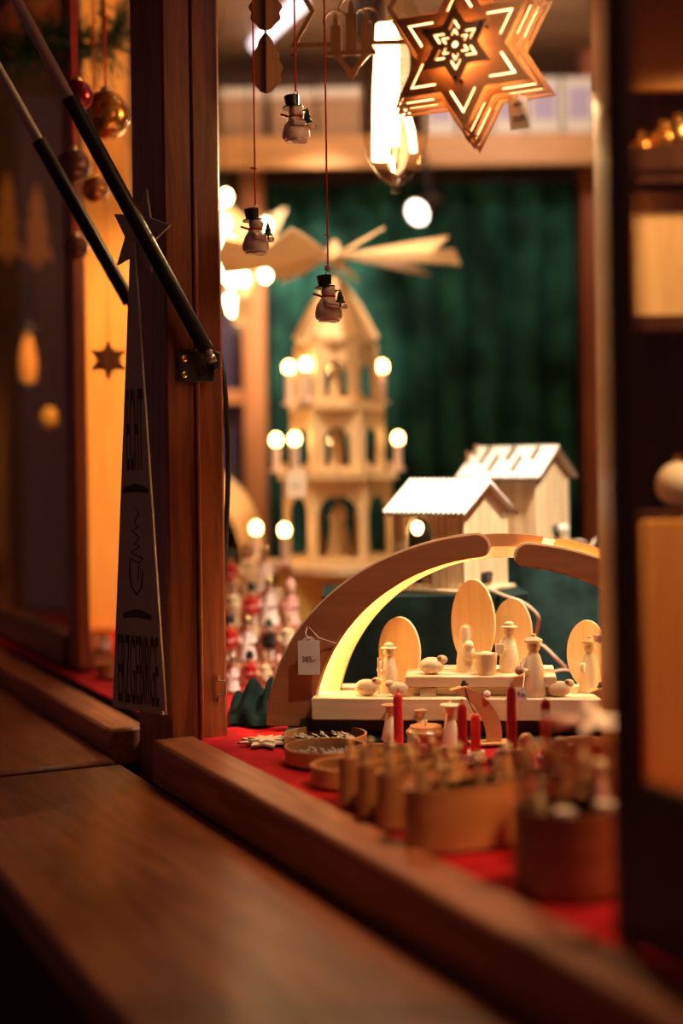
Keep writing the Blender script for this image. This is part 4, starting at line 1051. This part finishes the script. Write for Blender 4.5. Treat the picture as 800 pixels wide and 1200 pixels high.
# glass cups and small red and white things in between
for px, yb, kind, lab in ((626, 940, 0, 'small clear glass cup of red wax behind the dark round box'), (603, 925, 0, 'small clear glass cup of red wax behind the copper box'), (712, 905, 1, 'white tea light by the stile'), (676, 915, 1, 'white tea light behind the obelisk')):
    p = at(px, yb)
    t = thing('glass_cup' if not kind else 'tea_light', lab, 'candle', (p.x, p.y, ZR), 0)
    if not kind:
        part('glass', B().lathe([(.010, 0), (.0125, .002), (.014, .030), (.013, .030), (.0115, .004), (0, .003)], 18), GLASS, t)
        part('wax', B().cyl(.011, .0045, .018, 16), RED, t)
    else:
        part('cup', B().lathe([(.017, 0), (.018, .001), (.018, .015), (.017, .015), (.0165, .003), (0, .003)], 20), STEEL, t)
        part('wax', B().cyl(.016, .004, .0125, 18), WHITEP, t); part('wick', B().cyl(.0008, .0125, .019, 6), BLACKM, t)
# larger carved gift dishes behind, right
p = at(690, 880)
ringbox(690, 893, 62, .018, 'flat bentwood box under the pale paddles', 12)

# ------------------------------------------------------------------ glazed side, right
gf = tag(put('window_2', None, None, SQ(0, 0), RS), 'glazed side panel with dark wooden stile, kick board below', None, None, 'structure')
part('stile', B().box((.605, .8075, 1.545), (.012, .025, 1.17), .002), DARKW, gf)
part('kick_board', B().box((.607, .30, 1.020), (.014, .99, .115), .002), DARKW, gf)
part('pane', B().box((.605, .33, 1.59), (.005, .93, 1.04)), PANE, gf)
part('stile', B().box((.620, -.16, 1.545), (.042, .05, 1.17), .002), DARKW, gf)
# tall cabinet behind that pane
CD = 1.28
def cz(y): return P(760, y, CD).z
cx0, cx1 = P(733, 600, CD).x+.002, .66
cab = thing('tall_cabinet', 'tall brown display cabinet standing behind the glazed side panel', 'cabinet', (0, 0, 0))
cw = cx1-cx0; cm = (cx0+cx1)/2
part('side_panel', B().box((cx0+.003, CD+.075, 1.375), (.006, .15, .83), .001), HONEY, cab)
part('side_panel', B().box((cx1-.005, CD+.075, 1.375), (.01, .15, .83), .001), REDW, cab)
part('back_panel', B().box((cm, CD+.145, 1.375), (cw-.022, .01, .83)), DARKW, cab)
dr = part('drawer', B().box((cm, CD+.06, (.962+cz(608))/2), (cw-.022, .12, cz(608)-.962), .003), HONEY, cab)
for y in (608, 378, 190, -68): part('shelf_board', B().box((cm, CD+.07, cz(y)), (cw-.022, .135, .014), .001), DARKW, cab)
part('door', B().box((cm, CD+.03, (cz(372)+cz(216))/2), (cw-.024, .02, cz(216)-cz(372)-.004), .002), PINE, cab)
part('rail', B().box((cm, CD+.015, (cz(214)+cz(168))/2), (cw-.024, .02, cz(168)-cz(214)), .002), DARKW, cab)
part('top_panel', B().box((cm, CD+.10, (cz(75)+cz(-62))/2), (cw-.024, .01, cz(-62)-cz(75)), .002), HONEY, cab)
for px, y, r, m_, lab in ((795, 492, .022, WHITE, 'white globe ornament lying in the dark cabinet niche'), (778, 150, .017, BAUBG, 'copper bauble on the upper cabinet shelf'), (795, 140, .020, BRASS, 'brass bauble on the upper cabinet shelf'), (752, 155, .012, BAUBG, 'small copper bauble in the corner of the upper cabinet shelf')):
    zz = {492: cz(608)+.0072, 150: cz(190)+.0072, 140: cz(190)+.0072, 155: cz(190)+.0072}[y]
    t = thing('bauble', lab, 'bauble', (P(px, y, CD+.045).x, CD+.045, zz), 0)
    part('globe', B().ball((0, 0, r), r, seg=20), m_, t); part('cap', B().cyl(r*.25, 2*r-.001, 2*r+.006, 10), BRASS, t)
t = thing('pendant_lamp', 'added unseen pendant lamp lighting the cabinet in the near bay', 'lamp', (.50, 1.06, 2.02), 0)  # invented pendant out of view; lights the cabinet front behind the pane
part('shade', B().lathe([(.02, .05), (.06, 0), (.063, -.002), (.056, .001), (.018, .045)], 22), BRASS, t); part('bulb', B().ball((0, 0, .0), .022), FLAME, t); part('cord', B().tube([(0, 0, .05), (0, 0, .30)], .003, 6), BLACKM, t)
spot('pendant_light', (.50, 1.06, 1.985), (.46, 1.32, 1.36), 42, 66, (1, .58, .22), .7, .03)

# ------------------------------------------------------------------ the bay beyond the post, left
gl2 = tag(put('window_3', None, None, SQ(0, 0), RS), 'dark glazed side panel beyond the corner post', None, None, 'structure')
part('stile', B().box((.63, 2.34, 1.545), (.022, .06, 1.17), .003), REDW, gl2)
part('bottom_rail', B().box((.63, 2.86, .985), (.04, .98, .05), .003), DARKW, gl2)
part('pane', B().box((.63, 2.86, 1.56), (.005, .985, 1.1)), PANE, gl2)
OD = 2.9
ox0, ox1 = P(80, 400, OD).x, P(152, 400, OD).x
struct('trim_6', B().box(((ox0+ox1)/2, OD+.03, 1.64), (ox1-ox0, .05, 1.36), .003), HONEY, label='broad honey-coloured upright board in the far bay')
struct('wall_left', B().box((-.66, 3.30, 1.64), (.62, .04, 1.36)), WALLD, label='dark boarded partition behind the far glazed panel')
# cool white cartons stacked at the board
for i, (y0, y1) in enumerate(((322, 388), (394, 440), (446, 506), (512, 600), (606, 690), (696, 748))):
    d = 3.05; z0, z1 = P(150, y1, d).z, P(150, y0, d).z
    z0 = .958 if i == 5 else z0-.004
    t = thing('white_carton', ['topmost', 'second from the top', 'third from the top', 'third from the bottom', 'second from the bottom', 'bottommost'][i]+' white carton in the stack beside the honey-coloured board', 'box', (P(168, 500, d).x, d+.05, z0), 0, 'white cartons stacked in the far bay')
    part('carton', B().box((0, 0, (z1-z0)/2), (.12, .10, z1-z0-.001), .002), WHITE, t)
    part('print_panel', B().box((0, -.0508, (z1-z0)*.5), (.08, .001, (z1-z0)*.4)), LAVEND, t)
# garland with baubles
ga = thing('fir_garland', 'dark green fir garland hanging from the header beyond the post', 'garland', (0, 0, 0))
rg = random.Random(5)
gpts = [P(-40, 40, 2.33), P(20, 66, 2.33), P(60, 45, 2.33), P(110, 60, 2.33), P(160, 20, 2.33)]
b = B()
for i in range(len(gpts)-1):
    for k in range(70):
        c = gpts[i].lerp(gpts[i+1], (k+rg.random())/70); dv = Vector((rg.gauss(0, 1), rg.gauss(0, 1), rg.gauss(0, 1))).normalized(); L_ = rg.uniform(.035, .08)
        tip = c+dv*L_
        b.tube([c, tip], .0012, 4)
        for q in range(9):
            cc = c.lerp(tip, (q+1)/9.5); nv = (dv*.6+Vector((rg.gauss(0, 1), rg.gauss(0, 1), rg.gauss(0, 1))).normalized()).normalized()
            e = cc+nv*.018; sd = nv.cross(dv).normalized()*.0014
            vs = [b.bm.verts.new(x) for x in (cc-sd, cc+sd, e)]; b.bm.faces.new(vs)
gn = part('needles', b, FIR, ga, smooth=None); gn['kind'] = 'stuff'
part('stem', B().tube(gpts, .006, 6), NUTW, ga)
for x in (30, 120):
    p0 = P(x, 50, 2.33); part('wire', B().tube([p0, Vector((p0.x, p0.y, 2.13))], .002, 5), BLACKM, ga)
def bauble(px, py, d, rpx, m, label, top=None, rib=True):
    p = P(px, py, d); r = rpx*d/F
    t = thing('bauble', label, 'bauble', p, 0, 'baubles hanging beyond the post')
    part('globe', B().ball((0, 0, 0), r, seg=24), m, t)
    part('cap', B().cyl(r*.22, r*.95, r*1.15, 12), BRASS, t)
    zt_ = (top if top else 2.13)-p.z
    part('ribbon', B().tube([(0, 0, r*1.1), (0, 0, zt_)], .0018, 6), REDS, t)
bauble(124, 135, 2.08, 28, BAUBG, 'large copper bauble on a red ribbon beyond the post')
bauble(90, 112, 2.00, 19, BAUBR, 'dark red bauble behind the large copper one')
bauble(112, 222, 2.22, 16, BAUBG, 'smaller copper bauble below the dark brown one')
bauble(86, 195, 2.13, 20, BAUBB, 'dark brown bauble half hidden by the gas strut')
bauble(89, 290, 2.20, 15, BAUBB, 'small brown bauble hanging alone before the honey-coloured board')
p = P(127, 422, 2.2)
t = thing('star_ornament', 'small brown wooden star hanging before the honey-coloured board', 'ornament', p, .2)
put('star_plate', plate_mesh('star_plate', [star_pts(24*2.2/F, 6, .5, pi/2), [(x, z) for x, z in star_pts(8*2.2/F, 6, .6, pi/2)]], .004, NUTW), t)
put('star_plate', plate_mesh('star_plate', [star_pts(15*2.2/F, 6, .5, 0)], .004, NUTW), t, (0, -.005, 0))
part('string', B().tube([(0, 0, 22*2.2/F), (0, 0, 2.13-p.z)], .0006, 5), NUTW, t)
# things behind the far pane
p = P(33, 450, 3.0)
t = thing('lantern', 'tall amber glass lantern behind the far pane', 'lantern', p, 0)
part('glass', B().lathe([(.010, 0), (.018, .01), (.020, .05), (.013, .09), (.008, .11)], 16), mat('amber glow glass', (.9, .4, .08), .4, emit=.35, ecol=(1, .38, .06)), t); part('cap', B().lathe([(.026, .11), (.026, .116), (.008, .14), (0, .142)], 16), BLACKM, t); part('foot', B().cyl(.026, -.008, 0, 16), BLACKM, t)
part('cord', B().tube([(0, 0, .14), (0, 0, 2.3-p.z)], .002, 5), BLACKM, t)
p = P(57, 490, 2.95)
t = thing('gold_ball', 'yellow ribbed ball hanging behind the far pane', 'ornament', p, 0)
part('globe', B().ball((0, 0, 0), .022, (.85, .85, 1.15)), mat('mustard lacquer', (.70, .42, .04), .4), t); part('cord', B().tube([(0, 0, .02), (0, 0, 2.3-p.z)], .001, 5), BLACKM, t)
for px, y0, y1, w_, lab in ((44, 215, 315, 22, 'honey-coloured cut-out wooden tree hanging behind the far pane, next to the stile'), (10, 200, 310, 20, 'honey-coloured cut-out wooden tree hanging behind the far pane, away from the stile')):
    p = P(px, y1, 3.1); t = thing('hanging_tree', lab, 'ornament', p, 0)
    hh = (y1-y0)*3.1/F; w2 = w_*3.1/F
    tp = [(-.15*w2, 0), (.15*w2, 0), (.15*w2, .1*hh), (.8*w2, .1*hh), (.4*w2, .4*hh), (.6*w2, .4*hh), (.25*w2, .7*hh), (.4*w2, .7*hh), (0, hh)]
    put('board', plate_mesh('board', [tp+[(-x, z) for x, z in reversed(tp[2:-1])]], .012, HONEY), t); part('cord', B().tube([(0, 0, hh), (0, 0, 2.3-p.z)], .002, 5), BLACKM, t)
# wares on the far counter
rn = random.Random(3)
for i, (px, py, kd) in enumerate(((82, 772, 'box'), (98, 764, 'fig'), (112, 780, 'box'), (124, 770, 'fig'), (136, 792, 'box'), (72, 762, 'fig'), (106, 758, 'box'))):
    p = G(px, py, .9592)
    if kd == 'box':
        t = thing('ring_box', 'bentwood box in the far bay, '+['first', '', 'third', '', 'last', '', 'second'][i]+' of the boxes counting from the glazed stile', 'box', (p.x, p.y, .9592), 0, 'wares in the far bay')
        part('rim', B().lathe([(.028, .001), (.030, .001), (.030, .022), (.028, .022), (.028, .003)], 24), BOXW, t); part('bottom', B().cyl(.0278, 0, .003, 24), PALE, t)
    else:
        painted('angel', Vector((p.x, p.y, .9592)), .045, 'white angel in the far bay, '+['', 'second', '', 'third', '', 'first', ''][i]+' of the angels counting from the glazed stile', 'wares in the far bay')
# lamp of the far bay and two added spots
fp = P(120, -40, 2.55)
t = thing('pendant_lamp', 'warm pendant lamp above the far bay', 'lamp', (fp.x, fp.y-.02, 2.21), 0)
part('shade', B().lathe([(.02, .05), (.06, 0), (.063, -.002), (.056, .001), (.018, .045)], 22), BRASS, t); part('bulb', B().ball((0, 0, .0), .022), FLAME, t); part('cord', B().tube([(0, 0, .05), (0, 0, .10)], .003, 6), BLACKM, t)
point('pendant_light', (fp.x, fp.y-.02, 2.17), 4, (1, .52, .16), .03)
spot_lamp((-.13, 2.18, 2.24), (-.50, 2.93, 1.34), 110, 40, 'added unseen ceiling spot lamp brightening the honey-coloured board', (1, .50, .15), blend=.8)  # added lamp, unseen, that gives the board its strong orange
spot_lamp((-.60, 2.78, 2.24), (-.46, 3.05, 1.5), 12, 60, 'added unseen ceiling spot lamp brightening the white carton stack', (1, .88, .80))  # made-up lamp above the cartons so that they show bright
